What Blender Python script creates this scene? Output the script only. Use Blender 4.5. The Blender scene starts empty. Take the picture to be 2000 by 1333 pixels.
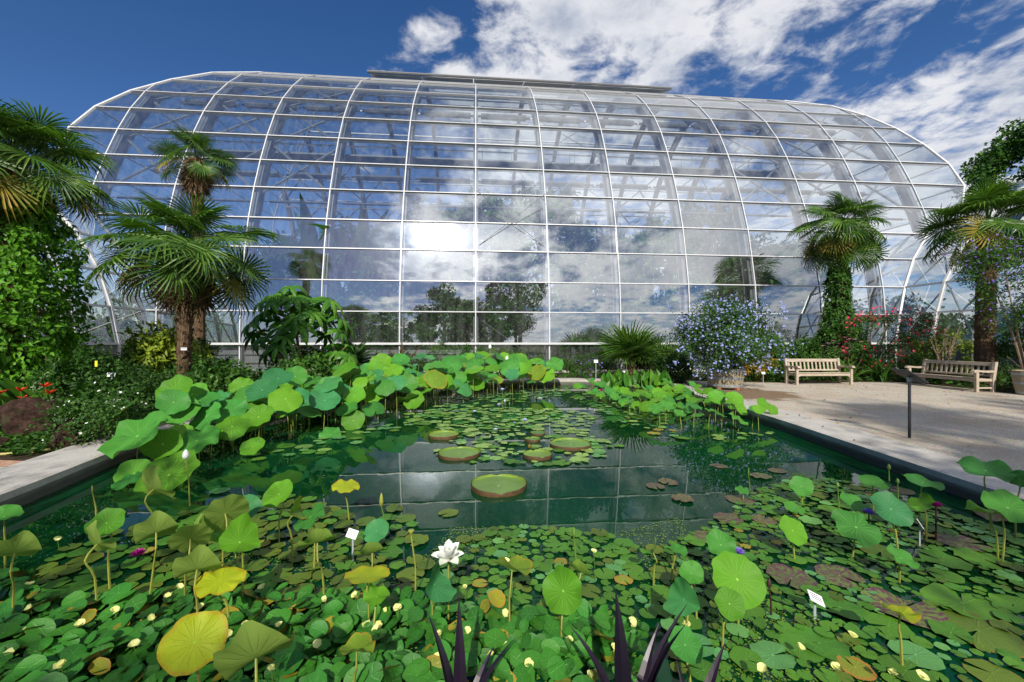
import bpy, bmesh, math, random
import numpy as np
from mathutils import Vector, Matrix

# ------------------------------------------------------------------ camera, sky, sun, exposure
SC = bpy.context.scene
COL = SC.collection
R = math.radians
F = 800.0                     # focal length in pixels of the 2000 px wide photograph
CAMZ = 1.6
cam_d = bpy.data.cameras.new('camera')
cam = bpy.data.objects.new('camera', cam_d)
COL.objects.link(cam)
cam_d.sensor_width = 36.0
cam_d.lens = 36.0 * F / 2000.0
cam_d.clip_start = 0.05
cam_d.clip_end = 2000
cam.location = (0, 0, CAMZ)
cam.rotation_euler = (R(90), 0, 0)
SC.camera = cam

SUN_DIR = Vector((-0.03, -0.809, 0.588)).normalized()     # towards the sun
SUN_EL = math.asin(SUN_DIR.z)
world = bpy.data.worlds.new('World')
SC.world = world
world.use_nodes = True
wn, wl = world.node_tree.nodes, world.node_tree.links
wn.clear()
w_out = wn.new('ShaderNodeOutputWorld')
w_bg = wn.new('ShaderNodeBackground')
w_bg.inputs['Strength'].default_value = 0.105
wl.new(w_bg.outputs[0], w_out.inputs[0])
sky = wn.new('ShaderNodeTexSky')
sky.sky_type = 'NISHITA'
sky.sun_disc = False
sky.sun_elevation = SUN_EL
sky.sun_rotation = math.atan2(SUN_DIR.x, SUN_DIR.y)
sky.altitude = 300
sky.air_density = 1.0
sky.dust_density = 0.35
sky.ozone_density = 3.0


def wmath(op, a, b=None, c=None, clamp=False):
    n = wn.new('ShaderNodeMath')
    n.operation = op
    n.use_clamp = clamp
    for k, v in enumerate((a, b, c)):
        if v is None:
            continue
        if isinstance(v, (int, float)):
            n.inputs[k].default_value = v
        else:
            wl.new(v, n.inputs[k])
    return n.outputs[0]


def wramp(v, lo, hi):
    n = wn.new('ShaderNodeMapRange')
    n.interpolation_type = 'SMOOTHSTEP'
    wl.new(v, n.inputs[0])
    n.inputs[1].default_value = lo
    n.inputs[2].default_value = hi
    return n.outputs[0]


tc = wn.new('ShaderNodeTexCoord')
sep = wn.new('ShaderNodeSeparateXYZ')
wl.new(tc.outputs['Generated'], sep.inputs[0])
dx, dy, dz = sep.outputs
# clouds lie on a flat layer: project the view direction onto it
inv = wmath('DIVIDE', 1.0, wmath('ADD', wmath('MAXIMUM', dz, 0.0), 0.12))
comb = wn.new('ShaderNodeCombineXYZ')
wl.new(wmath('MULTIPLY', dx, inv), comb.inputs[0])
wl.new(wmath('MULTIPLY', dy, inv), comb.inputs[1])


def wnoise(scale, detail, rough, off=(0, 0, 0), dist=0.0):
    mp = wn.new('ShaderNodeMapping')
    mp.inputs['Location'].default_value = off
    wl.new(comb.outputs[0], mp.inputs[0])
    n = wn.new('ShaderNodeTexNoise')
    n.inputs['Scale'].default_value = scale
    n.inputs['Detail'].default_value = detail
    n.inputs['Roughness'].default_value = rough
    n.inputs['Distortion'].default_value = dist
    wl.new(mp.outputs[0], n.inputs['Vector'])
    return n.outputs['Fac']


big = wnoise(1.15, 4, 0.55, (0.3, 4.2, 0))
puff = wnoise(7.0, 9, 0.62, (0.4, 7.0, 0), 0.25)
shade_n = wnoise(3.2, 6, 0.6, (5.0, 2.0, 0))
field = wmath('ADD', wmath('MULTIPLY', big, 0.66), wmath('MULTIPLY', puff, 0.46))
# the cloud bank covers the side of the sky towards +X and thins out towards -X
side = wramp(wmath('ADD', dx, wmath('MULTIPLY', wmath('SUBTRACT', big, 0.5), 0.5)), -0.42, 0.02)
mask = wramp(wmath('SUBTRACT', field, wmath('MULTIPLY', wmath('SUBTRACT', 1.0, side), 0.30)), 0.47, 0.60)
# clouds in front of the sun are brighter (light scattered forwards)
vs = wn.new('ShaderNodeVectorMath')
vs.operation = 'DOT_PRODUCT'
wl.new(tc.outputs['Generated'], vs.inputs[0])
vs.inputs[1].default_value = SUN_DIR
cosang = wmath('MAXIMUM', vs.outputs['Value'], 0.0)
# a thin veil of cloud drifts across the sun
mask = wmath('MINIMUM', wmath('ADD', mask, wmath('MULTIPLY', wmath('POWER', cosang, 150.0), wmath('MULTIPLY', puff, 1.5))), 0.96)
aur = wmath('ADD', wmath('ADD', wmath('MULTIPLY', wmath('POWER', cosang, 1100.0), 16.0), wmath('MULTIPLY', wmath('POWER', cosang, 70.0), 1.6)), wmath('MULTIPLY', wmath('POWER', cosang, 3.0), 1.3))
lit = wramp(shade_n, 0.24, 0.58)
cl_col = wn.new('ShaderNodeMix')
cl_col.data_type = 'RGBA'
wl.new(lit, cl_col.inputs['Factor'])
cl_col.inputs['A'].default_value = (2.6, 3.1, 4.1, 1)
cl_col.inputs['B'].default_value = (6.5, 6.6, 6.9, 1)
cl_b = wn.new('ShaderNodeVectorMath')
cl_b.operation = 'SCALE'
wl.new(cl_col.outputs['Result'], cl_b.inputs[0])
wl.new(wmath('ADD', 1.0, aur), cl_b.inputs['Scale'])
hs = wn.new('ShaderNodeHueSaturation')
hs.inputs['Saturation'].default_value = 1.25
hs.inputs['Value'].default_value = 0.86
wl.new(sky.outputs[0], hs.inputs['Color'])
smix = wn.new('ShaderNodeMix')
smix.data_type = 'RGBA'
wl.new(mask, smix.inputs['Factor'])
tint = wn.new('ShaderNodeMix')
tint.data_type = 'RGBA'
tint.blend_type = 'MULTIPLY'
tint.inputs['Factor'].default_value = 1.0
wl.new(hs.outputs[0], tint.inputs['A'])
tint.inputs['B'].default_value = (.92, .84, .95, 1)
wl.new(tint.outputs['Result'], smix.inputs['A'])
wl.new(cl_b.outputs[0], smix.inputs['B'])
wl.new(smix.outputs['Result'], w_bg.inputs['Color'])

sun_d = bpy.data.lights.new('sun', 'SUN')
sun_d.energy = 4.8
sun_d.angle = R(0.6)
sun_d.color = (1.0, 0.93, 0.82)
sun = bpy.data.objects.new('sun', sun_d)
COL.objects.link(sun)
sun.rotation_euler = (-SUN_DIR).to_track_quat('-Z', 'Y').to_euler()

vsn = SC.view_settings
vsn.view_transform = 'Standard'
vsn.look = 'None'
vsn.exposure = 0.3
vsn.gamma = 1.0
vsn.use_curve_mapping = False
cy = SC.cycles
cy.use_denoising = True
cy.use_adaptive_sampling = True
cy.adaptive_threshold = 0.02
cy.max_bounces = 8
cy.diffuse_bounces = 3
cy.glossy_bounces = 4
cy.transmission_bounces = 4
cy.transparent_max_bounces = 24
cy.caustics_reflective = False
cy.caustics_refractive = False
cy.sample_clamp_indirect = 6.0

# ------------------------------------------------------------------ helpers
rnd = random.Random(11)
NR = np.random.default_rng(5)


def gp(x, y, z=0.0):
    """World point at height z seen at photo pixel (x, y)."""
    d = F * (CAMZ - z) / (y - 666.5)
    return ((x - 1000) * d / F, d, z)


def dp(x, y, d):
    """World point at depth d seen at photo pixel (x, y)."""
    return ((x - 1000) * d / F, d, CAMZ + (666.5 - y) * d / F)


def link(o, parent=None):
    COL.objects.link(o)
    if parent is not None:
        o.parent = parent
    return o


def tag(o, label=None, cat=None, group=None, kind=None):
    if label:
        o['label'] = label
    if cat:
        o['category'] = cat
    if group:
        o['group'] = group
    if kind:
        o['kind'] = kind
    return o


def empty(name, loc, label, cat, group=None, rz=0.0):
    o = bpy.data.objects.new(name, None)
    o.empty_display_size = 0.1
    o.location = loc
    o.rotation_euler = (0, 0, rz)
    link(o)
    return tag(o, label, cat, group)


def mesh_np(name, V, F_, mats, smooth=False, co=None, mi=None):
    """V (n,3), F_ a list of faces or a (m,k) array -> mesh datablock."""
    V = np.asarray(V, dtype=np.float32).reshape(-1, 3)
    me = bpy.data.meshes.new(name)
    if isinstance(F_, np.ndarray):
        m, k = F_.shape
        me.vertices.add(len(V))
        me.vertices.foreach_set('co', V.ravel())
        me.loops.add(m * k)
        me.loops.foreach_set('vertex_index', F_.astype(np.int32).ravel())
        me.polygons.add(m)
        me.polygons.foreach_set('loop_start', np.arange(0, m * k, k, dtype=np.int32))
        me.update(calc_edges=True)
    else:
        me.from_pydata([tuple(float(c) for c in v) for v in V], [], [tuple(int(i) for i in f) for f in F_])
        me.update()
    if not isinstance(mats, (list, tuple)):
        mats = [mats]
    for mt in mats:
        me.materials.append(mt)
    if mi is not None:
        me.polygons.foreach_set('material_index', np.asarray(mi, dtype=np.int32))
    if smooth:
        me.polygons.foreach_set('use_smooth', np.ones(len(me.polygons), dtype=bool))
    if co is not None:
        at = me.attributes.new('leafco', 'FLOAT_VECTOR', 'POINT')
        at.data.foreach_set('vector', np.asarray(co, dtype=np.float32).ravel())
    return me


def obj(name, me, parent=None, loc=None, rot=None, scale=None, M=None):
    o = bpy.data.objects.new(name, me)
    if loc is not None:
        o.location = loc
    if rot is not None:
        o.rotation_euler = rot
    if scale is not None:
        o.scale = scale if hasattr(scale, '__len__') else (scale,) * 3
    link(o, parent)
    if M is not None:
        o.matrix_basis = M
    return o


class MB:
    """Collects simple shapes for one mesh."""

    def __init__(self):
        self.v, self.f, self.m = [], [], []
        self.mat = 0

    def add(self, V, Fs):
        b = len(self.v)
        self.v.extend([tuple(map(float, p)) for p in V])
        for q in Fs:
            self.f.append(tuple(b + i for i in q))
            self.m.append(self.mat)

    def box(self, c, s, rz=0.0, bev=0.0, Mx=None):
        hx, hy, hz = s[0] / 2, s[1] / 2, s[2] / 2
        if bev > 0:
            b = min(bev, hx * .9, hy * .9, hz * .9)
            pts, idx = [], {}
            for sx in (-1, 1):
                for sy in (-1, 1):
                    for sz in (-1, 1):
                        for ax in range(3):
                            p = [sx * hx, sy * hy, sz * hz]
                            for k in range(3):
                                if k != ax:
                                    p[k] -= (sx, sy, sz)[k] * b
                            idx[(sx, sy, sz, ax)] = len(pts)
                            pts.append(p)
            fs = []
            for ax in range(3):
                o1, o2 = [k for k in range(3) if k != ax]
                for s_ in (-1, 1):
                    q = []
                    for a_, b_ in ((-1, -1), (1, -1), (1, 1), (-1, 1)):
                        t = [0, 0, 0]
                        t[ax], t[o1], t[o2] = s_, a_, b_
                        q.append(idx[(t[0], t[1], t[2], ax)])
                    fs.append(q if (s_ > 0) == (ax != 1) else q[::-1])
            for ax in range(3):
                o1, o2 = [k for k in range(3) if k != ax]
                for a_ in (-1, 1):
                    for b_ in (-1, 1):
                        q = []
                        for e, axx in ((-1, o1), (1, o1), (1, o2), (-1, o2)):
                            t = [0, 0, 0]
                            t[ax], t[o1], t[o2] = e, a_, b_
                            q.append(idx[(t[0], t[1], t[2], axx)])
                        fs.append(q)
            for sx in (-1, 1):
                for sy in (-1, 1):
                    for sz in (-1, 1):
                        fs.append([idx[(sx, sy, sz, a_)] for a_ in range(3)])
        else:
            pts = [(x, y, z) for x in (-hx, hx) for y in (-hy, hy) for z in (-hz, hz)]
            fs = [(0, 1, 3, 2), (4, 6, 7, 5), (0, 4, 5, 1), (2, 3, 7, 6), (0, 2, 6, 4), (1, 5, 7, 3)]
        if Mx is None:
            Mx = Matrix.Translation(c) @ Matrix.Rotation(rz, 4, 'Z')
        else:
            Mx = Matrix.Translation(c) @ Mx
        self.add([Mx @ Vector(p) for p in pts], fs)

    def tube(self, P, rad, n=6, cap=True):
        P = [Vector(p) for p in P]
        if not hasattr(rad, '__len__'):
            rad = [rad] * len(P)
        V, Fs = [], []
        up = None
        for i, p in enumerate(P):
            t = (P[min(i + 1, len(P) - 1)] - P[max(i - 1, 0)]).normalized()
            if up is None:
                up = Vector((0, 0, 1)) if abs(t.z) < .9 else Vector((1, 0, 0))
            a = t.cross(up).normalized()
            b = a.cross(t).normalized()
            up = b
            for k in range(n):
                g = 2 * math.pi * k / n
                V.append(p + (a * math.cos(g) + b * math.sin(g)) * rad[i])
        for i in range(len(P) - 1):
            for k in range(n):
                k2 = (k + 1) % n
                Fs.append((i * n + k, i * n + k2, (i + 1) * n + k2, (i + 1) * n + k))
        if cap:
            Fs.append(tuple(range(n - 1, -1, -1)))
            Fs.append(tuple((len(P) - 1) * n + k for k in range(n)))
        self.add(V, Fs)

    def bar(self, P, side, w, h0, h1):
        """Rectangular section swept along P: w along `side`, from h0 to h1 along side x tangent."""
        P = [Vector(p) for p in P]
        side = Vector(side).normalized()
        V, Fs = [], []
        for i, p in enumerate(P):
            t = (P[min(i + 1, len(P) - 1)] - P[max(i - 1, 0)]).normalized()
            nn = side.cross(t).normalized()
            for a, b in ((-1, h0), (1, h0), (1, h1), (-1, h1)):
                V.append(p + side * (a * w / 2) + nn * b)
        for i in range(len(P) - 1):
            for k in range(4):
                k2 = (k + 1) % 4
                Fs.append((i * 4 + k, i * 4 + k2, (i + 1) * 4 + k2, (i + 1) * 4 + k))
        e = (len(P) - 1) * 4
        Fs += [(3, 2, 1, 0), (e, e + 1, e + 2, e + 3)]
        self.add(V, Fs)

    def lathe(self, prof, n=24, c=(0, 0, 0), close=False):
        V, Fs = [], []
        for r, z in prof:
            for k in range(n):
                g = 2 * math.pi * k / n
                V.append((c[0] + r * math.cos(g), c[1] + r * math.sin(g), c[2] + z))
        for i in range(len(prof) - 1):
            for k in range(n):
                k2 = (k + 1) % n
                Fs.append((i * n + k, i * n + k2, (i + 1) * n + k2, (i + 1) * n + k))
        if close:
            Fs.append(tuple(range(n - 1, -1, -1)))
            Fs.append(tuple((len(prof) - 1) * n + k for k in range(n)))
        self.add(V, Fs)

    def mesh(self, name, mats, smooth=False):
        return mesh_np(name, np.array(self.v), self.f, mats, smooth, mi=self.m if isinstance(mats, (list, tuple)) else None)

    def build(self, name, mats, parent=None, smooth=False, **kw):
        return obj(name, self.mesh(name, mats, smooth), parent, **kw)


# ------------------------------------------------------------------ materials
class NT:
    def __init__(self, name):
        self.m = bpy.data.materials.new(name)
        self.m.use_nodes = True
        self.t = self.m.node_tree
        self.n, self.l = self.t.nodes, self.t.links
        self.n.clear()
        self.out = self.n.new('ShaderNodeOutputMaterial')

    def new(self, typ, **kw):
        nd = self.n.new(typ)
        for k, v in kw.items():
            setattr(nd, k, v)
        return nd

    def set(self, sock, v):
        if hasattr(v, 'links') or isinstance(v, bpy.types.NodeSocket):
            self.l.new(v, sock)
        else:
            if hasattr(v, '__len__') and len(v) == 3 and sock.type == 'RGBA':
                v = (*v, 1)
            sock.default_value = v

    def math(self, op, a, b=None, c=None, clamp=False):
        nd = self.new('ShaderNodeMath', operation=op, use_clamp=clamp)
        for k, v in enumerate((a, b, c)):
            if v is not None:
                self.set(nd.inputs[k], v)
        return nd.outputs[0]

    def mix(self, fac, a, b, blend='MIX'):
        nd = self.new('ShaderNodeMix', data_type='RGBA', blend_type=blend)
        self.set(nd.inputs['Factor'], fac)
        self.set(nd.inputs['A'], a)
        self.set(nd.inputs['B'], b)
        return nd.outputs['Result']

    def ramp(self, v, lo, hi, a=0.0, b=1.0):
        nd = self.new('ShaderNodeMapRange', interpolation_type='SMOOTHSTEP')
        self.set(nd.inputs[0], v)
        nd.inputs[1].default_value = lo
        nd.inputs[2].default_value = hi
        nd.inputs[3].default_value = a
        nd.inputs[4].default_value = b
        return nd.outputs[0]

    def cramp(self, v, stops):
        nd = self.new('ShaderNodeValToRGB')
        el = nd.color_ramp.elements
        while len(el) < len(stops):
            el.new(0.5)
        for e, (p, c) in zip(el, stops):
            e.position = p
            e.color = (*c, 1)
        self.set(nd.inputs[0], v)
        return nd.outputs[0]

    def noise(self, scale, detail=4, rough=.55, vec=None, dist=0.0):
        nd = self.new('ShaderNodeTexNoise')
        nd.inputs['Scale'].default_value = scale
        nd.inputs['Detail'].default_value = detail
        nd.inputs['Roughness'].default_value = rough
        nd.inputs['Distortion'].default_value = dist
        if vec is not None:
            self.l.new(vec, nd.inputs['Vector'])
        return nd.outputs['Fac']

    def ocoord(self):
        return self.new('ShaderNodeTexCoord').outputs['Object']

    def wcoord(self):
        return self.new('ShaderNodeNewGeometry').outputs['Position']

    def island(self):
        a = self.new('ShaderNodeNewGeometry').outputs['Random Per Island']
        b = self.new('ShaderNodeObjectInfo').outputs['Random']
        return self.math('FRACT', self.math('ADD', a, b))

    def princ(self, col, rough=.6, spec=.5, metal=0.0, bump=None, bstr=.3, bdist=.02):
        p = self.new('ShaderNodeBsdfPrincipled')
        self.set(p.inputs['Base Color'], col)
        self.set(p.inputs['Roughness'], rough)
        self.set(p.inputs['Specular IOR Level'], spec)
        self.set(p.inputs['Metallic'], metal)
        if bump is not None:
            b = self.new('ShaderNodeBump')
            b.inputs['Strength'].default_value = bstr
            b.inputs['Distance'].default_value = bdist
            self.l.new(bump, b.inputs['Height'])
            self.l.new(b.outputs[0], p.inputs['Normal'])
        return p

    def done(self, shader):
        self.l.new(shader.outputs[0] if hasattr(shader, 'outputs') else shader, self.out.inputs[0])
        return self.m


def leaf_mat(name, c1, c2, c3, rough=.5, trans=.3, spec=.25, back=None):
    t = NT(name)
    rv = t.island()
    col = t.cramp(rv, [(0.0, c1), (.5, c2), (1.0, c3)])
    big_ = t.noise(1.3, 3, .6, t.wcoord())
    col = t.mix(t.ramp(big_, .35, .68, 0, .45), col, tuple(x * .62 for x in c1))
    if back is not None:
        col = t.mix(t.new('ShaderNodeNewGeometry').outputs['Backfacing'], col, back)
    p = t.princ(col, rough, spec)
    tr = t.new('ShaderNodeBsdfTranslucent')
    t.l.new(t.mix(1.0, col, (1.25, 1.35, .55), 'MULTIPLY'), tr.inputs[0])
    mx = t.new('ShaderNodeMixShader')
    mx.inputs[0].default_value = trans
    t.l.new(p.outputs[0], mx.inputs[1])
    t.l.new(tr.outputs[0], mx.inputs[2])
    return t.done(mx)


def plain_mat(name, col, rough=.6, spec=.4, metal=0.0, var=.18, scale=8.0, bump=.15):
    t = NT(name)
    oc = t.ocoord()
    nz = t.noise(scale, 5, .6, oc)
    rv = t.new('ShaderNodeObjectInfo').outputs['Random']
    c = t.mix(t.ramp(nz, .3, .7), tuple(x * (1 - var) for x in col), tuple(min(1, x * (1 + var)) for x in col))
    c = t.mix(t.math('MULTIPLY', rv, .25), c, tuple(x * .8 for x in col))
    return t.done(t.princ(c, rough, spec, metal, nz, bump, .01))


def disc_mat(name, top, vein, edge, back, kind='pad', edge_w=0.0, mott=None, rough=.5, trans=.15, spec=.22, nv=9):
    """Round leaf with veins that run out from the stalk; leafco holds the place on the leaf."""
    t = NT(name)
    at = t.new('ShaderNodeAttribute', attribute_name='leafco')
    s = t.new('ShaderNodeSeparateXYZ')
    t.l.new(at.outputs['Vector'], s.inputs[0])
    x, y = s.outputs[0], s.outputs[1]
    ang = t.math('ARCTAN2', y, x)
    rad = t.math('SQRT', t.math('ADD', t.math('MULTIPLY', x, x), t.math('MULTIPLY', y, y)))
    rv = t.island()
    wob = t.noise(3.0, 3, .5, at.outputs['Vector'])
    ph = t.math('ADD', t.math('MULTIPLY', ang, nv), t.math('MULTIPLY', wob, 1.2))
    ve = t.math('POWER', t.math('ABSOLUTE', t.math('COSINE', ph)), 34.0)
    ve = t.math('MULTIPLY', ve, t.ramp(rad, 1.0, .35))
    blot = t.noise(2.2, 5, .6, t.wcoord())
    base = t.mix(t.ramp(blot, .3, .7), tuple(c * .72 for c in top), tuple(c * 1.2 for c in top))
    base = t.mix(t.math('MULTIPLY', rv, .6), base, tuple(c * k for c, k in zip(top, (1.9, 1.3, .8) if top[0] < .2 else (1.1, 1.12, .9))))
    base = t.mix(t.ramp(t.math('FRACT', t.math('MULTIPLY', rv, 7.3)), .45, 1.0, 0, .5), base, tuple(c * .5 for c in top))
    if mott is not None:
        cv = t.new('ShaderNodeCombineXYZ')
        t.l.new(t.math('MULTIPLY', ang, 2.2), cv.inputs[0])
        t.l.new(t.math('MULTIPLY', rad, 1.6), cv.inputs[1])
        t.l.new(t.math('MULTIPLY', rv, 20.0), cv.inputs[2])
        mt = t.noise(2.4, 4, .65, cv.outputs[0])
        base = t.mix(t.ramp(mt, .47, .54), mott, base)
    base = t.mix(t.math('MULTIPLY', ve, .7), base, vein)
    spk = t.noise(9.0, 4, .7, at.outputs['Vector'])
    base = t.mix(t.ramp(t.math('ADD', spk, t.math('MULTIPLY', rv, .10)), .70, .78, 0, .8), base, (.16, .10, .03))
    ctr = t.ramp(rad, .07, .03)
    base = t.mix(t.math('MULTIPLY', ctr, .7), base, tuple(min(1, c * 1.6) for c in vein))
    if edge_w > 0:
        en = t.noise(4.5, 5, .65, at.outputs['Vector'])
        er = t.math('ADD', rad, t.math('MULTIPLY', t.math('SUBTRACT', en, .5), .55))
        base = t.mix(t.ramp(er, 1.0 - edge_w, 1.03), base, edge)
        base = t.mix(t.math('MULTIPLY', t.ramp(er, .99, 1.1), .9), base, (.13, .055, .018))
    bk = t.mix(t.math('MULTIPLY', ve, .6), back, tuple(c * .55 for c in back))
    bk = t.mix(t.ramp(blot, .35, .7, 0, .4), bk, tuple(c * .7 for c in back))
    base = t.mix(t.new('ShaderNodeNewGeometry').outputs['Backfacing'], base, bk)
    p = t.princ(base, rough, spec, 0, t.math('ADD', ve, t.math('MULTIPLY', spk, .8)), .35, .008)
    tr = t.new('ShaderNodeBsdfTranslucent')
    t.l.new(t.mix(1.0, base, (1.2, 1.3, .6), 'MULTIPLY'), tr.inputs[0])
    mx = t.new('ShaderNodeMixShader')
    mx.inputs[0].default_value = trans
    t.l.new(p.outputs[0], mx.inputs[1])
    t.l.new(tr.outputs[0], mx.inputs[2])
    return t.done(mx)


def glass_mat(name, r0=.32, tint=(.84, .89, .89), film=.045):
    t = NT(name)
    lw = t.new('ShaderNodeLayerWeight')
    lw.inputs[0].default_value = .5
    fac = t.math('ADD', r0, t.math('MULTIPLY', t.math('POWER', lw.outputs['Facing'], 4.0), 1 - r0))
    tr = t.new('ShaderNodeBsdfTransparent')
    tr.inputs[0].default_value = (*tint, 1)
    gl = t.new('ShaderNodeBsdfGlossy')
    gl.inputs['Color'].default_value = (.97, .98, 1, 1)
    gl.inputs['Roughness'].default_value = 0.012
    nz = t.noise(.9, 2, .5, t.wcoord())
    b = t.new('ShaderNodeBump')
    b.inputs['Strength'].default_value = .02
    b.inputs['Distance'].default_value = .05
    t.l.new(nz, b.inputs['Height'])
    t.l.new(b.outputs[0], gl.inputs['Normal'])
    mx = t.new('ShaderNodeMixShader')
    t.l.new(fac, mx.inputs[0])
    t.l.new(tr.outputs[0], mx.inputs[1])
    t.l.new(gl.outputs[0], mx.inputs[2])
    mp = t.new('ShaderNodeMapping')
    mp.inputs['Scale'].default_value = (1.6, 1.6, .22)
    t.l.new(t.wcoord(), mp.inputs[0])
    dirt = t.ramp(t.noise(2.6, 6, .65, mp.outputs[0]), .35, .72, film * .25, film)
    df = t.new('ShaderNodeBsdfDiffuse')
    df.inputs[0].default_value = (.80, .82, .82, 1)
    m2 = t.new('ShaderNodeMixShader')
    t.l.new(dirt, m2.inputs[0])
    t.l.new(mx.outputs[0], m2.inputs[1])
    t.l.new(df.outputs[0], m2.inputs[2])
    return t.done(m2)


def water_mat():
    t = NT('pond_water')
    nz = t.noise(5.0, 2, .4, t.wcoord())
    n2 = t.noise(.35, 3, .5, t.wcoord())
    c = t.mix(t.ramp(n2, .35, .65), (.0012, .025, .007), (.002, .040, .012))
    p = t.princ(c, .01, .42, 0, nz, .014, .02)
    p.inputs['Specular Tint'].default_value = (.72, 1.0, .86, 1)
    p.inputs['IOR'].default_value = 1.36
    return t.done(p)


def ground_mat():
    t = NT('bed_soil')
    w = t.wcoord()
    a = t.noise(14, 6, .65, w)
    b = t.noise(1.1, 4, .6, w)
    c = t.cramp(a, [(.25, (.018, .012, .008)), (.55, (.055, .038, .024)), (.8, (.11, .08, .05))])
    c = t.mix(t.ramp(b, .45, .65, 0, .75), c, (.035, .06, .014))
    return t.done(t.princ(c, .95, .1, 0, a, .8, .03))


def gravel_mat():
    t = NT('pale_gravel')
    w = t.wcoord()
    v = t.new('ShaderNodeTexVoronoi')
    v.inputs['Scale'].default_value = 55
    t.l.new(w, v.inputs['Vector'])
    a = t.noise(38, 6, .75, w)
    b = t.noise(.8, 5, .6, w)
    c = t.cramp(a, [(.28, (.22, .195, .16)), (.52, (.44, .40, .335)), (.75, (.62, .58, .50))])
    c = t.mix(.35, c, t.mix(1.0, c, v.outputs['Color'], 'OVERLAY'))
    c = t.mix(t.ramp(b, .42, .62, 0, .55), c, (.36, .29, .21))
    # damp soil round the planted tub
    d = t.new('ShaderNodeVectorMath', operation='DISTANCE')
    t.l.new(w, d.inputs[0])
    d.inputs[1].default_value = (7.0, 12.6, 0)
    dn = t.math('ADD', d.outputs['Value'], t.math('MULTIPLY', t.math('SUBTRACT', t.noise(1.7, 4, .6, w), .5), 1.6))
    c = t.mix(t.ramp(dn, 1.75, 1.3, 0, .85), c, (.15, .095, .05))
    return t.done(t.princ(c, .95, .15, 0, v.outputs['Distance'], .6, .012))


def concrete_mat():
    t = NT('cast_concrete')
    w = t.wcoord()
    a = t.noise(22, 7, .7, w)
    b = t.noise(1.4, 5, .6, w)
    c = t.cramp(b, [(.3, (.30, .28, .25)), (.5, (.42, .40, .36)), (.72, (.50, .48, .44))])
    c = t.mix(t.ramp(a, .4, .75, 0, .35), c, (.20, .19, .165))
    s = t.new('ShaderNodeSeparateXYZ')
    t.l.new(w, s.inputs[0])
    wet = t.ramp(t.math('ADD', s.outputs[2], t.math('MULTIPLY', t.noise(3, 4, .6, w), .06)), .02, -.09)
    c = t.mix(wet, c, (.085, .085, .07))
    return t.done(t.princ(c, .85, .3, 0, a, .35, .01))


def bark_mat(name, c1, c2, scale=9.0, stretch=6.0):
    t = NT(name)
    mp = t.new('ShaderNodeMapping')
    mp.inputs['Scale'].default_value = (stretch, stretch, 1)
    t.l.new(t.ocoord(), mp.inputs[0])
    a = t.noise(scale, 6, .65, mp.outputs[0])
    c = t.mix(t.ramp(a, .3, .7), c1, c2)
    return t.done(t.princ(c, .9, .15, 0, a, .7, .02))


def wood_mat(name, c1, c2):
    t = NT(name)
    mp = t.new('ShaderNodeMapping')
    mp.inputs['Scale'].default_value = (1.2, 14, 14)
    t.l.new(t.ocoord(), mp.inputs[0])
    a = t.noise(3.0, 6, .6, mp.outputs[0], .6)
    b = t.noise(2.0, 3, .5, t.wcoord())
    c = t.mix(t.ramp(a, .3, .72), c1, c2)
    c = t.mix(t.ramp(b, .4, .7, 0, .3), c, tuple(x * .6 for x in c1))
    rv = t.new('ShaderNodeObjectInfo').outputs['Random']
    c = t.mix(t.math('MULTIPLY', rv, .3), c, tuple(x * .78 for x in c2))
    return t.done(t.princ(c, .8, .2, 0, a, .3, .004))


def rock_mat():
    t = NT('lava_rock')
    w = t.wcoord()
    a = t.noise(9, 8, .7, w)
    c = t.cramp(a, [(.3, (.008, .005, .005)), (.5, (.032, .018, .014)), (.75, (.10, .055, .038))])
    m_ = t.noise(3, 4, .6, w)
    c = t.mix(t.ramp(m_, .52, .68, 0, .5), c, (.05, .06, .022))
    return t.done(t.princ(c, .95, .1, 0, a, .9, .05))


def petal_mat(name, c, tip=None, trans=.3):
    t = NT(name)
    rv = t.island()
    col = t.mix(t.math('MULTIPLY', rv, .4), c, tip or tuple(x * .8 for x in c))
    p = t.princ(col, .5, .3)
    tr = t.new('ShaderNodeBsdfTranslucent')
    t.l.new(col, tr.inputs[0])
    mx = t.new('ShaderNodeMixShader')
    mx.inputs[0].default_value = trans
    t.l.new(p.outputs[0], mx.inputs[1])
    t.l.new(tr.outputs[0], mx.inputs[2])
    return t.done(mx)


MAT = {}
MAT['glass'] = glass_mat('glazing')
MAT['glass_rear'] = glass_mat('rear_glazing', .10, (.93, .96, .96), .03)
MAT['frame'] = plain_mat('white_aluminium', (.56, .57, .585), .35, .5, .0, .05, 3, .02)
MAT['steel'] = plain_mat('grey_painted_steel', (.20, .21, .225), .45, .4, 0, .08, 2, .03)
MAT['darksteel'] = plain_mat('dark_grey_steel', (.13, .14, .15), .5, .4, 0, .1, 2, .03)
MAT['screen'] = plain_mat('rolled_grey_screen', (.13, .14, .15), .7, .2, 0, .1, 5, .05)
MAT['plinth'] = plain_mat('grey_plinth', (.16, .165, .17), .7, .3, 0, .1, 3, .05)
MAT['water'] = water_mat()
MAT['soil'] = ground_mat()
MAT['gravel'] = gravel_mat()
MAT['concrete'] = concrete_mat()
MAT['wood'] = wood_mat('weathered_teak', (.30, .24, .175), (.50, .43, .34))
MAT['oak'] = wood_mat('pale_oak_staves', (.24, .20, .13), (.40, .34, .23))
MAT['hoop'] = plain_mat('zinc_hoop', (.30, .34, .36), .5, .5, .4, .15, 6, .1)
MAT['rock'] = rock_mat()
MAT['brickfoot'] = plain_mat('red_brick', (.34, .13, .085), .9, .1, 0, .2, 14, .4)
MAT['label'] = plain_mat('white_label', (.78, .79, .82), .5, .4, 0, .04, 5, .0)
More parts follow.
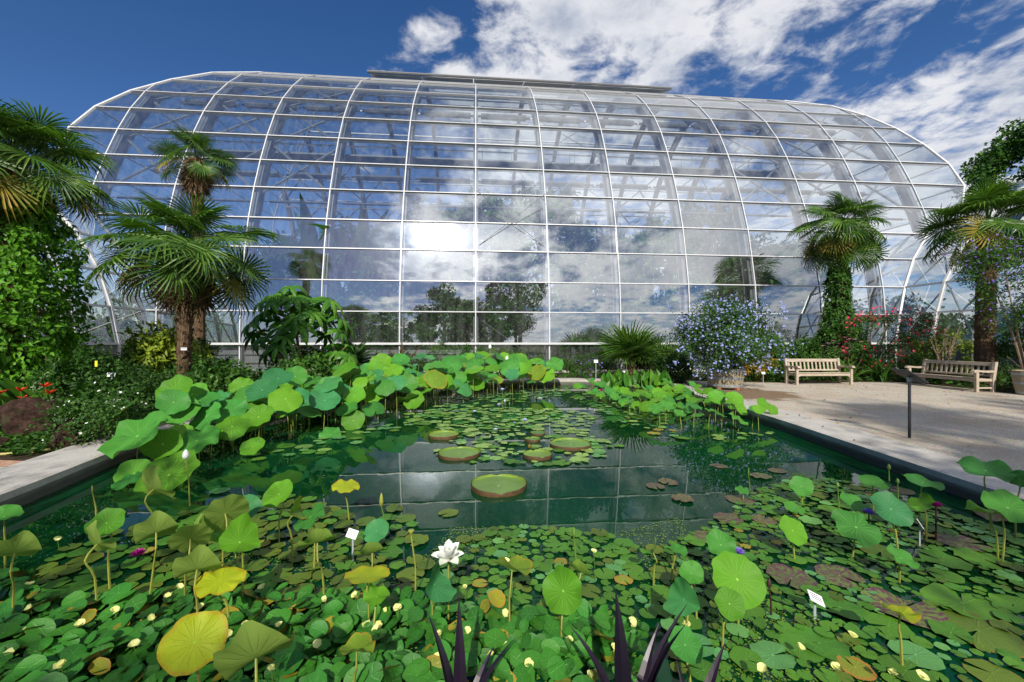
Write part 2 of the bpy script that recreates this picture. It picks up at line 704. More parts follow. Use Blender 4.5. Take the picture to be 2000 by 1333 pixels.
MAT['ink'] = plain_mat('label_ink', (.05, .05, .06), .7, .2, 0, .0, 5, .0)
MAT['stake'] = plain_mat('grey_stake', (.34, .37, .40), .5, .4, .2, .05, 5, .0)
MAT['black'] = plain_mat('black_powder_coat', (.035, .037, .04), .45, .4, 0, .1, 6, .05)
MAT['hose'] = plain_mat('yellow_hose', (.70, .58, .22), .5, .4, 0, .08, 6, .0)
MAT['palmbark'] = bark_mat('palm_fibre', (.045, .028, .016), (.17, .11, .065))
MAT['bark'] = bark_mat('grey_brown_bark', (.06, .045, .03), (.17, .13, .09), 5, 5)
MAT['twig'] = bark_mat('pale_twig', (.16, .11, .07), (.30, .23, .16), 5, 5)
MAT['frond'] = leaf_mat('palm_frond', (.034, .100, .012), (.070, .170, .018), (.14, .25, .024), .42, .28, .4)
MAT['frond_yel'] = leaf_mat('yellowing_frond', (.14, .17, .02), (.26, .22, .03), (.36, .24, .04), .5, .25)
MAT['frond_dead'] = leaf_mat('dead_frond', (.10, .06, .03), (.20, .13, .07), (.32, .23, .14), .8, .1, .1)
MAT['stem'] = plain_mat('green_stem', (.10, .19, .03), .5, .4, 0, .2, 6, .02)
MAT['stem_y'] = plain_mat('yellow_green_stem', (.24, .26, .045), .5, .4, 0, .2, 6, .02)
MAT['stem_d'] = plain_mat('dark_stem', (.05, .02, .02), .6, .3, 0, .2, 6, .02)
MAT['g_mid'] = leaf_mat('mid_green_leaves', (.022, .075, .010), (.045, .13, .016), (.085, .19, .022))
MAT['g_dark'] = leaf_mat('dark_green_leaves', (.014, .050, .009), (.030, .090, .013), (.06, .14, .02))
MAT['g_lime'] = leaf_mat('yellow_green_leaves', (.10, .17, .012), (.20, .29, .020), (.36, .42, .04), .45, .32)
MAT['g_bright'] = leaf_mat('bright_green_leaves', (.035, .13, .012), (.065, .21, .018), (.12, .28, .026), .38, .32)
MAT['g_ivy'] = leaf_mat('climber_leaves', (.05, .17, .010), (.10, .29, .014), (.17, .38, .022), .45, .35, .25)
MAT['g_orange'] = leaf_mat('orange_leaves', (.20, .15, .02), (.38, .22, .025), (.48, .30, .04), .5, .3)
MAT['g_indoor'] = leaf_mat('indoor_leaves', (.02, .08, .016), (.05, .16, .03), (.11, .25, .05), .5, .35)
MAT['g_indoor2'] = leaf_mat('indoor_light_leaves', (.06, .16, .03), (.12, .27, .05), (.22, .38, .08), .5, .4)
MAT['g_bronze'] = leaf_mat('bronze_leaves', (.06, .035, .018), (.12, .075, .03), (.17, .12, .045), .5, .2)
MAT['purple_leaf'] = leaf_mat('dark_purple_leaves', (.006, .004, .010), (.012, .006, .016), (.022, .010, .022), .35, .08, .5)
MAT['blade'] = leaf_mat('strap_leaves', (.035, .10, .012), (.07, .17, .018), (.13, .24, .03), .4, .3)
MAT['blue_fl'] = petal_mat('pale_blue_petals', (.30, .35, .72), (.44, .49, .80), .2)
MAT['violet_fl'] = petal_mat('violet_petals', (.22, .12, .62), (.34, .20, .80), .2)
MAT['red_fl'] = petal_mat('crimson_petals', (.62, .02, .07), (.72, .06, .14), .2)
MAT['fire_fl'] = petal_mat('scarlet_petals', (.62, .035, .012), (.70, .12, .02), .2)
MAT['pink_fl'] = petal_mat('pink_petals', (.75, .32, .42), (.80, .45, .50), .2)
MAT['hotpink_fl'] = petal_mat('hot_pink_petals', (.80, .08, .25), (.80, .20, .36), .2)
MAT['mag_fl'] = petal_mat('magenta_petals', (.36, .012, .20), (.46, .03, .28), .25)
MAT['white_fl'] = petal_mat('white_petals', (.84, .86, .82), (.80, .84, .70), .25)
MAT['lilac_fl'] = petal_mat('lilac_petals', (.56, .58, .90), (.74, .75, .95), .25)
MAT['yel_fl'] = petal_mat('pale_yellow_petals', (.82, .84, .30), (.85, .86, .45), .3)
MAT['yel_c'] = petal_mat('yellow_core', (.72, .52, .05), None, .1)
MAT['lotus'] = disc_mat('lotus_leaf', (.045, .215, .035), (.14, .36, .08), (.3, .25, .04), (.16, .28, .075), trans=.24)
MAT['lotus_lime'] = disc_mat('young_lotus_leaf', (.085, .285, .020), (.22, .44, .06), (.3, .3, .04), (.21, .34, .06), trans=.3)
MAT['lotus_blue'] = disc_mat('waxy_lotus_leaf', (.034, .185, .062), (.09, .28, .11), (.2, .25, .04), (.10, .19, .07), trans=.14)
MAT['lotus_olive'] = disc_mat('ageing_lotus_leaf', (.13, .27, .030), (.28, .38, .06), (.40, .26, .03), (.22, .33, .065), edge_w=.16, trans=.38)
MAT['lotus_yel'] = disc_mat('yellow_lotus_leaf', (.36, .43, .018), (.20, .38, .03), (.42, .30, .02), (.30, .37, .05), edge_w=.20, trans=.3)
MAT['pad'] = disc_mat('lily_pad', (.048, .165, .016), (.10, .24, .04), (.3, .25, .04), (.12, .10, .04), rough=.45, trans=.05, nv=7, spec=.25)
MAT['pad_blue'] = disc_mat('waxy_lily_pad', (.075, .25, .075), (.14, .34, .12), (.3, .3, .04), (.12, .10, .04), rough=.45, trans=.05, nv=7, spec=.3)
MAT['pad_olive'] = disc_mat('olive_lily_pad', (.062, .125, .014), (.10, .18, .03), (.2, .12, .03), (.1, .08, .03), edge_w=.08, rough=.45, trans=.03, nv=7, spec=.25)
MAT['pad_mott'] = disc_mat('mottled_lily_pad', (.085, .15, .035), (.13, .17, .06), (.1, .05, .03), (.1, .06, .05), mott=(.095, .030, .055), rough=.42, trans=.03, nv=8, spec=.3)
MAT['pad_yel'] = disc_mat('yellowing_lily_pad', (.22, .25, .03), (.24, .30, .05), (.36, .15, .03), (.2, .14, .04), edge_w=.35, rough=.5, trans=.05, nv=7, spec=.2)
MAT['pad_pale'] = disc_mat('glare_pale_pad', (.16, .32, .075), (.22, .38, .10), (.3, .3, .05), (.14, .12, .05), rough=.3, trans=.04, nv=7, spec=.5)  # pale green, lightened further to paint in sun glare off the glass
MAT['poppy_leaf'] = disc_mat('oval_floating_leaf', (.030, .165, .020), (.08, .25, .045), (.35, .3, .03), (.15, .13, .03), edge_w=.0, rough=.4, trans=.12, spec=.3, nv=3)
MAT['poppy_yel'] = disc_mat('yellowing_floating_leaf', (.18, .22, .02), (.22, .28, .05), (.36, .18, .03), (.2, .16, .03), edge_w=.25, rough=.4, trans=.1, nv=3)
MAT['vic_in'] = disc_mat('giant_pad_green', (.10, .205, .055), (.22, .36, .10), (.3, .3, .05), (.2, .1, .05), rough=.4, trans=.03, nv=12)
MAT['vic_rim'] = plain_mat('giant_pad_rim_green', (.16, .25, .03), .45, .4, 0, .2, 12, .1)
MAT['vic_out'] = plain_mat('giant_pad_rim_red', (.095, .055, .026), .5, .4, 0, .3, 20, .2)
MAT['duck'] = leaf_mat('duckweed', (.09, .18, .02), (.14, .25, .03), (.20, .32, .05), .5, .05)
MAT['info'] = plain_mat('info_board_face', (.05, .055, .06), .3, .5, 0, .1, 9, .0)
MAT['yellow_tag'] = plain_mat('yellow_tag', (.72, .60, .03), .5, .4, 0, .05, 5, 0)
MAT['damp'] = plain_mat('reddish_paving', (.40, .24, .16), .9, .2, 0, .2, 12, .3)

# ------------------------------------------------------------------ the ground, the pond and the paths
def catmull(P, n=6, closed=True):
    P = [Vector((*p, 0)) if len(p) == 2 else Vector(p) for p in P]
    out = []
    m = len(P)
    for i in range(m if closed else m - 1):
        p0, p1, p2, p3 = (P[(i + k) % m] if closed else P[min(max(i + k, 0), m - 1)] for k in (-1, 0, 1, 2))
        for k in range(n):
            t = k / n
            out.append(0.5 * ((2 * p1) + (p2 - p0) * t + (2 * p0 - 5 * p1 + 4 * p2 - p3) * t * t + (3 * p1 - p0 - 3 * p2 + p3) * t ** 3))
    if not closed:
        out.append(P[-1])
    return out


POND = [(-4.2, .75), (-4.9, 1.6), (-5.05, 3.0), (-5.25, 4.25), (-5.68, 5.8), (-6.05, 7.4), (-5.8, 9.6), (-4.7, 12.1), (-2.6, 14.7), (0, 16.1),
        (2.5, 16.45), (4.5, 15.95), (5.3, 14.6), (5.4, 12.0), (5.37, 8.5), (5.22, 6.2), (5.08, 4.1), (4.95, 1.8), (4.3, .75), (0, .6)]
pond_in = catmull(POND, 5)


def offset_loop(L, d):
    out = []
    n = len(L)
    for i in range(n):
        t = (L[(i + 1) % n] - L[i - 1]).normalized()
        out.append(L[i] + Vector((-t.y, t.x, 0)) * d)
    return out


def in_poly(x, y, poly):
    c = False
    n = len(poly)
    j = n - 1
    for i in range(n):
        xi, yi, xj, yj = poly[i][0], poly[i][1], poly[j][0], poly[j][1]
        if (yi > y) != (yj > y) and x < (xj - xi) * (y - yi) / (yj - yi) + xi:
            c = not c
        j = i
    return c


area = sum(pond_in[i - 1].x * pond_in[i].y - pond_in[i].x * pond_in[i - 1].y for i in range(len(pond_in)))
OUTW = -1.0 if area > 0 else 1.0           # which way is outwards
pond_out = offset_loop(pond_in, OUTW * .74)
pond_lip = offset_loop(pond_in, OUTW * .015)
ZW = -0.18                                  # water level

bm = bmesh.new()
outer = [bm.verts.new((x, y, 0)) for x, y in ((-400, -300), (400, -300), (400, 500), (-400, 500))]
inner = [bm.verts.new((p.x, p.y, 0)) for p in offset_loop(pond_in, OUTW * .3)]
es = [bm.edges.new((L[i - 1], L[i])) for L in (outer, inner) for i in range(len(L))]
bmesh.ops.triangle_fill(bm, use_beauty=True, use_dissolve=False, edges=es)
bmesh.ops.recalc_face_normals(bm, faces=bm.faces[:])
for f_ in bm.faces:
    if f_.normal.z < 0:
        f_.normal_flip()
me = bpy.data.meshes.new('ground')
bm.to_mesh(me)
bm.free()
me.materials.append(MAT['soil'])
tag(obj('ground', me), kind='structure')


def sheet(name, poly, z, mat):
    b = bmesh.new()
    vs_ = [b.verts.new((p[0], p[1], z)) for p in poly]
    fc = b.faces.new(vs_)
    if fc.normal.z < 0 or True:
        b.normal_update()
        if fc.normal.z < 0:
            fc.normal_flip()
    bmesh.ops.triangulate(b, faces=[fc])
    m_ = bpy.data.meshes.new(name)
    b.to_mesh(m_)
    b.free()
    m_.materials.append(mat)
    return tag(obj(name, m_), kind='structure')


right_rim = [p for p in offset_loop(pond_in, OUTW * .5) if p.x > 4.2 and 1.0 < p.y < 16.2]
right_rim.sort(key=lambda p: p.y)
grav = [(p.x, p.y) for p in right_rim]
grav = [(4.4, -6.0)] + grav + [(6.2, 16.9), (8.4, 16.0), (9.6, 15.75), (12.0, 15.7), (13.6, 15.9), (15.25, 15.6), (15.3, 12.0), (17.5, 11.2), (26, 10.6), (26, -6)]
sheet('gravel_path', grav, .004, MAT['gravel'])
sheet('front_path', [(-12, -6), (4.4, -6), (4.4, .35), (-4.9, .35), (-5.3, 1.5), (-5.5, 3.0), (-5.7, 4.3), (-6.1, 5.4), (-8.4, 5.5), (-12, 5.0)], .003, MAT['gravel'])
sheet('paving_strip', [(-12, 4.75), (-6.35, 5.22), (-6.3, 5.42), (-8.4, 5.62), (-12, 5.2)], .009, MAT['damp'])

n = len(pond_in)
V, Fs = [], []
rings = [([(p.x, p.y) for p in pond_in], -.62), ([(p.x, p.y) for p in pond_in], -.045), ([(p.x - (a.x - p.x) * 2.2, p.y - (a.y - p.y) * 2.2) for p, a in zip(pond_in, pond_lip)], -.04),
         ([(p.x - (a.x - p.x) * 2.2, p.y - (a.y - p.y) * 2.2) for p, a in zip(pond_in, pond_lip)], .038), ([(p.x, p.y) for p in pond_lip], .05), ([(p.x, p.y) for p in pond_out], .05), ([(p.x, p.y) for p in pond_out], -.06)]
for L, z in rings:
    V += [(x, y, z) for x, y in L]
for k in range(len(rings) - 1):
    for i in range(n):
        j = (i + 1) % n
        Fs.append((k * n + i, k * n + j, (k + 1) * n + j, (k + 1) * n + i))
me = mesh_np('pond_rim', np.array(V), Fs, MAT['concrete'])
bm = bmesh.new()
bm.from_mesh(me)
bmesh.ops.recalc_face_normals(bm, faces=bm.faces[:])
bm.to_mesh(me)
bm.free()
tag(obj('pond_rim', me), kind='structure')
sheet('water', [(p.x, p.y) for p in offset_loop(pond_in, OUTW * .05)], ZW, MAT['water'])

# ------------------------------------------------------------------ the glasshouse
A5 = R(5.0)
UU = Vector((math.cos(A5), math.sin(A5), 0))
NN = Vector((-math.sin(A5), math.cos(A5), 0))
G0 = Vector((0, 20.6, 0))
ROWS = [(0, .06), (0.0, 1.49), (0.05, 3.05), (0.18, 4.58), (0.464, 6.19), (0.773, 7.71), (1.28, 9.39), (1.88, 11.02), (2.58, 12.64), (3.38, 14.19), (4.36, 15.69), (5.64, 17.2),
        (7.1, 18.65), (9.2, 20.15), (11.2, 21.1), (13.2, 21.45)]
UL = [-16.9, -16.9, -17.35, -17.85, -18.75, -20.05, -21.9, -22.65, -22.75, -22.2, -21.2, -19.95, -18.5, -16.6, -15.2, -14.3]
UR = [21.1, 21.1, 21.4, 21.85, 22.7, 23.95, 26.8, 27.75, 27.6, 26.85, 26.0, 25.15, 23.9, 22.0, 20.6, 19.7]
RMAX = ROWS[-1][0]
NROW = len(ROWS) - 1
BAY = 3.72
UJ = [-1.82 + BAY * j for j in range(-6, 9)]


def G(u, r, z):
    return G0 + UU * u + NN * r + Vector((0, 0, z))


def clip_half(poly, a, b, keep_right):
    """Clip polygon in (u,t) by the line u = a + (b-a) t."""
    out = []
    f_ = lambda p: (p[0] - (a + (b - a) * p[1])) * (1 if keep_right else -1)
    for i in range(len(poly)):
        p, q = poly[i - 1], poly[i]
        fp, fq = f_(p), f_(q)
        if fp * fq < 0:
            k = fp / (fp - fq)
            out.append((p[0] + (q[0] - p[0]) * k, p[1] + (q[1] - p[1]) * k))
        if fq >= 0:
            out.append(q)
    return out


gh = empty('glasshouse', (0, 20.6, 0), 'huge barrel-vaulted glasshouse with white frame filling the background behind the pond', 'glasshouse')
gh_inv = Matrix.Translation((0, -20.6, 0))


def gpart(name, V, Fs, mat, parent=gh, smooth=False):
    V = [Vector(v) - Vector((0, 20.6, 0)) for v in V]
    return obj(name, mesh_np(name, np.array([tuple(v) for v in V]), Fs, mat, smooth), parent)


def gbuild(mb, name, mat, parent=gh, smooth=False):
    mb.v = [(x, y - 20.6, z) for x, y, z in mb.v]
    return mb.build(name, mat, parent, smooth)


rearV, rearF = [], []
edges = [-40.0] + UJ + [40.0]
for i in range(NROW):
    (r0, z0), (r1, z1) = ROWS[i], ROWS[i + 1]
    for j in range(len(edges) - 1):
        pl = [(edges[j], 0), (edges[j + 1], 0), (edges[j + 1], 1), (edges[j], 1)]
        pl = clip_half(pl, UL[i], UL[i + 1], True)
        if len(pl) > 2:
            pl = clip_half(pl, UR[i], UR[i + 1], False)
        if len(pl) < 3 or max(p[0] for p in pl) - min(p[0] for p in pl) < .05:
            continue
        front = [G(u, r0 + (r1 - r0) * t, z0 + (z1 - z0) * t) for u, t in pl]
        # every pane sits a hair differently in its frame
        ka, kb = rnd.gauss(0, .0025), rnd.gauss(0, .003)
        uc = sum(p_[0] for p_ in pl) / len(pl)
        front = [q_ + NN * (ka * (p_[0] - uc) + kb * (p_[1] - .5)) for q_, p_ in zip(front, pl)]
        gpart('pane', front, [tuple(range(len(pl)))], MAT['glass'])
        b = len(rearV)
        rearV += [G(u, 2 * RMAX - (r0 + (r1 - r0) * t), z0 + (z1 - z0) * t) for u, t in pl]
        rearF.append(tuple(b + k for k in range(len(pl)))[::-1])
tag(gpart('rear_glazing', rearV, rearF, MAT['glass_rear']), kind='stuff')


def arch(u, lo=0, hi=NROW, rear=False):
    """Points of the vault at u between rows, cut where the slanting ends cut it."""
    pts = []
    for i in range(lo, hi):
        (r0, z0), (r1, z1) = ROWS[i], ROWS[i + 1]
        seg = []
        for t in (0.0, 1.0):
            l_, r_ = UL[i] + (UL[i + 1] - UL[i]) * t, UR[i] + (UR[i + 1] - UR[i]) * t
            seg.append(l_ - 1e-6 <= u <= r_ + 1e-6)
        ta, tb = 0.0, 1.0
        if not any(seg):
            continue
        if not all(seg):
            L0, L1 = (UL[i], UL[i + 1]) if u < 2 else (UR[i], UR[i + 1])
            k = (u - L0) / (L1 - L0) if abs(L1 - L0) > 1e-6 else 0
            if seg[0]:
                tb = k
            else:
                ta = k
        if tb - ta < .02:
            continue
        for t in (ta, tb):
            r, z = r0 + (r1 - r0) * t, z0 + (z1 - z0) * t
            p = G(u, 2 * RMAX - r if rear else r, z)
            if not pts or (pts[-1] - p).length > 1e-3:
                pts.append(p)
    return pts


rear_frame = MB()
for u in UJ:
    P = arch(u)
    if len(P) < 2:
        continue
    b = MB()
    b.bar(P, UU, .05, -.02, .05)
    gbuild(b, 'mullion', MAT['frame'])
    # deep steel rib inside
    b = MB()
    for h0, h1, w in ((-.22, -.26, .26), (-.26, -.72, .10), (-.72, -.77, .26)):
        b.bar(P, UU, w, h1, h0)
    gbuild(b, 'rib', MAT['steel'])
    Q = arch(u, rear=True)
    b = MB()
    b.bar(Q, UU, .26, .22, .26)
    b.bar(Q, UU, .10, .26, .72)
    b.bar(Q, UU, .26, .72, .77)
    gbuild(b, 'rib', MAT['steel'])
    rear_frame.bar(Q, UU, .06, -.05, .03)
for i in range(1, NROW):
    r, z = ROWS[i]
    a_, b_ = ROWS[i - 1], ROWS[i + 1]
    tn = Vector((0, 0, 0)) + NN * (b_[0] - a_[0]) + Vector((0, 0, b_[1] - a_[1]))
    tn.normalize()
    b = MB()
    b.bar([G(UL[i], r, z), G(UR[i], r, z)], tn, .048, -.06, .07)
    b.bar([G(UL[i], r, z), G(UR[i], r, z)], tn, .07, .09, .17)
    gbuild(b, 'transom', MAT['frame'])
    tn2 = -NN * (b_[0] - a_[0]) + Vector((0, 0, b_[1] - a_[1]))
    tn2.normalize()
    rear_frame.bar([G(UL[i], 2 * RMAX - r, z), G(UR[i], 2 * RMAX - r, z)], tn2, .07, -.06, .08)
tag(gbuild(rear_frame, 'rear_frame', MAT['frame']), kind='stuff')
for ends in (UL, UR):
    b = MB()
    P = [G(ends[i], ROWS[i][0], ROWS[i][1]) for i in range(NROW + 1)]
    Q = [G(ends[i], 2 * RMAX - ROWS[i][0], ROWS[i][1]) for i in range(NROW, -1, -1)]
    b.tube(P + Q[1:], .075, 6)
    gbuild(b, 'end_arch', MAT['frame'])
    # leaning glazed gable
    V, Fs = [], []
    fr = MB()
    for i in range(6, NROW):
        (r0, z0), (r1, z1) = ROWS[i], ROWS[i + 1]
        for k in range(6):
            f0, f1 = k / 6, (k + 1) / 6
            q = []
            for rr, zz, uu, ff in ((r0, z0, ends[i], f0), (r0, z0, ends[i], f1), (r1, z1, ends[i + 1], f1), (r1, z1, ends[i + 1], f0)):
                q.append(G(uu, rr + (2 * RMAX - 2 * rr) * ff, zz))
            b0 = len(V)
            V += q
            Fs.append((b0, b0 + 1, b0 + 2, b0 + 3))
        fr.tube([G(ends[i], r0, z0), G(ends[i], 2 * RMAX - r0, z0)], .05, 4)
    tag(gpart('gable_glazing', V, Fs, MAT['glass_rear']), kind='stuff')
    tag(gbuild(fr, 'gable_frame', MAT['frame']), kind='stuff')

# ridge ventilator
for u0 in np.arange(-9.4, 12.0, 3.72):
    b = MB()
    b.bar([G(u0, 10.2, 21.0), G(u0 + 3.66, 10.2, 21.0)], (NN + Vector((0, 0, .42))).normalized(), 1.6, .0, .06)
    gbuild(b, 'ridge_vent', MAT['frame'])
b = MB()
b.tube([G(-9.5, 9.35, 20.75), G(12.95, 9.35, 20.75)], .09, 6)
gbuild(b, 'ridge_gutter', MAT['plinth'])
# sun screens rolled up under the roof, one roller to a bay
for r_, z_, rad in ((6.0, 15.55, .17), (6.9, 16.6, .19), (9.0, 18.3, .16), (4.6, 11.35, .17), (2.1, 8.95, .07)):
    for u in UJ[1:-2]:
        b = MB()
        b.tube([G(u + .35, r_, z_), G(u + BAY - .35, r_, z_)], rad, 8)
        b.tube([G(u + .08, r_, z_), G(u + .35, r_, z_)], rad * .35, 5)
        b.tube([G(u + BAY - .35, r_, z_), G(u + BAY - .08, r_, z_)], rad * .35, 5)
        gbuild(b, 'screen_roller', MAT['screen'])
# catwalk with railing
b = MB()
c0, c1 = UJ[1] + .4, UJ[-3]
for k in range(6):
    b.bar([G(c0, 4.0 + k * .22, 12.35), G(c1, 4.0 + k * .22, 12.35)], NN, .19, -.06, .03)
gbuild(b, 'catwalk', MAT['steel'])
b = MB()
for rr in (3.95, 5.25):
    for hz in (.55, 1.1):
        b.tube([G(c0, rr, 12.35 + hz), G(c1, rr, 12.35 + hz)], .025, 5)
    for uu in np.arange(c0, c1, BAY / 2):
        b.tube([G(uu, rr, 12.3), G(uu, rr, 13.45)], .022, 5)
gbuild(b, 'railing', MAT['steel'])
# purlins, rods and braces under the roof
for r_, z_ in ((3.6, 13.1), (4.9, 14.9), (6.7, 16.9), (9.6, 19.2), (13.2, 20.6), (16.8, 19.2), (19.6, 17.0), (21.6, 14.8), (22.9, 12.4)):
    b = MB()
    b.tube([G(-20.5, r_, z_), G(24.5, r_, z_)], .06, 5)
    gbuild(b, 'purlin', MAT['steel'])
for j0 in (1, 2, 3, 7, 10, 11, 12):
    for (i0, i1) in ((6, 8), (8, 10), (10, 12)):
        for rear in (False, True):
            rr = lambda i: (2 * RMAX - ROWS[i][0] - .5) if rear else ROWS[i][0] + .5
            pa, pb = G(UJ[j0], rr(i0), ROWS[i0][1] - .2), G(UJ[j0 + 1], rr(i1), ROWS[i1][1] - .2)
            pc, pd = G(UJ[j0 + 1], rr(i0), ROWS[i0][1] - .2), G(UJ[j0], rr(i1), ROWS[i1][1] - .2)
            wd = .07 if j0 in (1, 2, 3, 10, 11, 12) else .025
            for q_ in ((pa, pb), (pc, pd)):
                b = MB()
                b.tube(q_, wd, 5)
                gbuild(b, 'roof_brace', MAT['steel'])
# crossed tie rods with plates in the bay in the middle
uA, uB = UJ[6] + .05, UJ[7] - .05
for (za, zb) in ((.25, 2.85), (3.2, 6.0), (6.4, 9.3)):
    for q in ((uA, uB), (uB, uA)):
        b = MB()
        pa, pb = G(q[0], .35 + ROWS[3][0], za), G(q[1], .35 + ROWS[3][0], zb)
        b.tube([pa, pb], .02 if za < 3 else .014, 6)
        dd = (pb - pa).normalized()
        for pe, sg in ((pa, 1), (pb, -1)):
            b.tube([pe + dd * sg * .12, pe + dd * sg * .5], .055 if za < 5 else .02, 4)
        gbuild(b, 'tie_rod', MAT['steel'])
# posts at the foot, sill and dark plinth louvres
for u in UJ[2:12]:
    b = MB()
    b.bar([G(u, .12, 0), G(u, .12, 1.5)], UU, .14, -.1, .1)
    gbuild(b, 'foot_post', MAT['steel'])
for u in (UJ[6], UJ[7]):
    b = MB()
    b.bar([G(u, .42, 0), G(u, .5, 3.0), G(u, .7, 6.2)], UU, .20, -.1, .1)
    gbuild(b, 'door_post', MAT['frame'])
b = MB()
b.bar([G(UL[1], -.06, 1.47), G(UR[1], -.06, 1.47)], Vector((0, 0, 1)), .1, -.1, .1)
gbuild(b, 'sill', MAT['frame'])
for j in (2, 3, 4, 5, 8, 9, 10, 11):
    for k, zc_ in enumerate((.3, .72, 1.12)):
        b = MB()
        b.bar([G(UJ[j] + .12, .2, zc_), G(UJ[j + 1] - .12, .2, zc_)], Vector((0, .35, 1)).normalized(), .36, -.015, .015)
        gbuild(b, 'louvre', MAT['darksteel'])
b = MB()
b.bar([G(UL[0], -.04, .04), G(UR[0], -.04, .04)], Vector((0, 0, 1)), .16, -.12, .1)
gbuild(b, 'footing', MAT['concrete'])

# ------------------------------------------------------------------ the two lower wings that run forward from its ends
WPROF = [(0, .45), (0, 1.49), (.3, 3.05), (.75, 4.58), (1.65, 6.19), (2.95, 7.71), (5.0, 9.39), (7.4, 10.45), (10.0, 10.85)]


def r_at(z):
    return float(np.interp(z, [q[1] for q in ROWS], [q[0] for q in ROWS]))


def wing(u0, sgn, label, nb):
    root = empty('glasshouse_wing', G(u0, 0, 0), label, 'glasshouse', 'low glasshouse wings')
    o_ = Vector(G(u0, 0, 0))
    prof = WPROF + [(20 - v, z) for v, z in WPROF[-2::-1]]
    step = 1.78

    def W(v, nn_, z):
        return G(u0 + sgn * v, nn_, z) - o_

    for i in range(len(prof) - 1):
        (v0, z0), (v1, z1) = prof[i], prof[i + 1]
        outer_side = i >= len(WPROF) - 1
        VV, FF = [], []
        for k in range(nb):
            na0 = -step * k if k else min(r_at(z0), 1.9)
            na1 = -step * k if k else min(r_at(z1), 1.9)
            nb_ = -step * (k + 1)
            q = [W(v0, na0, z0), W(v0, nb_, z0), W(v1, nb_, z1), W(v1, na1, z1)]
            mt = MAT['plinth'] if i in (0, len(prof) - 2) else MAT['glass']
            if outer_side:
                b0 = len(VV)
                VV += q
                FF.append((b0, b0 + 1, b0 + 2, b0 + 3))
            else:
                obj('plinth_panel' if i == 0 else 'pane', mesh_np('pane', np.array([tuple(p) for p in q]), [(0, 1, 2, 3)], mt), root)
        if outer_side:
            tag(obj('far_side_glazing', mesh_np('far', np.array([tuple(p) for p in VV]), FF, MAT['glass_rear'] if mt is MAT['glass'] else mt), root), kind='stuff')
    for k in range(1, nb + 1):
        b = MB()
        b.bar([W(v, -step * k, z) for v, z in prof], NN, .10, -.09, .07)
        b.build('rib', MAT['frame'], root)
    for i in range(1, len(prof) - 1):
        v, z = prof[i]
        b = MB()
        b.bar([W(v, min(r_at(z), 1.9), z), W(v, -step * nb, z)], Vector((0, 0, 1)), .09, -.05, .05)
        b.build('transom', MAT['frame'], root)
    # diagonal lattice behind the panes
    for k in range(nb):
        for i0, i1 in ((1, 3), (3, 5), (5, 7)):
            for fl in (0, 1):
                na, nb_ = (-step * k, -step * (k + 1)) if fl else (-step * (k + 1), -step * k)
                b = MB()
                b.tube([W(prof[i0][0] + .18, na, prof[i0][1]), W(prof[i0 + 1][0] + .2, (na + nb_) / 2, prof[i0 + 1][1] - .05), W(prof[i1][0] + .18, nb_, prof[i1][1] - .1)], .045, 5)
                b.build('lattice_bar', MAT['frame'], root)
    # glazed front gable
    VV, FF = [], []
    for i in range(1, len(WPROF) - 1):
        (v0, z0), (v1, z1) = WPROF[i], WPROF[i + 1]
        for k in range(5):
            q = [W(v + (20 - 2 * v) * f_, -step * nb, z) for v, z, f_ in ((v0, z0, k / 5), (v0, z0, (k + 1) / 5), (v1, z1, (k + 1) / 5), (v1, z1, k / 5))]
            b0 = len(VV)
            VV += q
            FF.append((b0, b0 + 1, b0 + 2, b0 + 3))
    tag(obj('gable_glazing', mesh_np('gable', np.array([tuple(p) for p in VV]), FF, MAT['glass_rear']), root), kind='stuff')
    return root


wing(UL[1], -1, 'low curved glass wing with white lattice behind the ivy-clad palm', 4)
wing(UR[1], 1, 'low curved glass wing behind the violet-flowered tree and second bench', 4)

# ------------------------------------------------------------------ plant generators
def unit(a):
    return a / np.maximum(np.linalg.norm(a, axis=-1, keepdims=True), 1e-9)


def leaves_np(P, D, L, W, rng, fold=.25, droop=.15, up=None):
    """Folded pointed leaves: P base points, D directions, L lengths, W widths. Five points, four triangles each."""
    n = len(P)
    D = unit(D)
    up = (np.tile(np.array([0, 0, 1.0]), (n, 1)) if up is None else up) + rng.normal(0, .45, (n, 3))
    S = unit(np.cross(D, up))
    Nn = np.cross(S, D)
    L = np.broadcast_to(L, (n,))[:, None]
    W = np.broadcast_to(W, (n,))[:, None]
    mid = P + D * L * .45
    a = P
    b = mid - S * W * .5 + Nn * W * fold
    c = mid + S * W * .5 + Nn * W * fold
    m = mid
    t = P + D * L - Nn * L * droop
    V = np.stack([a, b, m, c, t], 1).reshape(-1, 3)
    base = (np.arange(n) * 5)[:, None]
    tri = np.array([[0, 2, 1], [0, 3, 2], [1, 2, 4], [2, 3, 4]])
    Fa = (base[:, None, :] + tri[None, :, :]).reshape(-1, 3)
    return V, Fa


def clump_cloud(rng, n, rx, ry, rz, clumps, cs, shell=.6, zmin=-1.0, drop=None):
    """Points gathered in clumps through an ellipsoid, more of them towards the outside."""
    C = unit(rng.normal(0, 1, (clumps, 3)))
    C *= (shell + (1 - shell) * rng.random((clumps, 1)) ** .5)
    C = C[C[:, 2] > zmin]
    C *= (1 + rng.normal(0, .10, (len(C), 1)))
    sc = np.array([rx, ry, rz])
    idx = rng.integers(0, len(C), n)
    siz = cs * (.6 + .8 * rng.random(len(C)))
    off = rng.normal(0, 1, (n, 3))
    off = unit(off) * rng.random((n, 1)) ** .45
    P = C[idx] * sc + off * siz[idx][:, None]
    O = unit(off * .9 + C[idx] * .9)
    D = unit(O * .45 + rng.normal(0, .75, (n, 3)) + np.array([0, 0, -.15]))
    return P, D, C * sc, O + np.array([0, 0, .55])


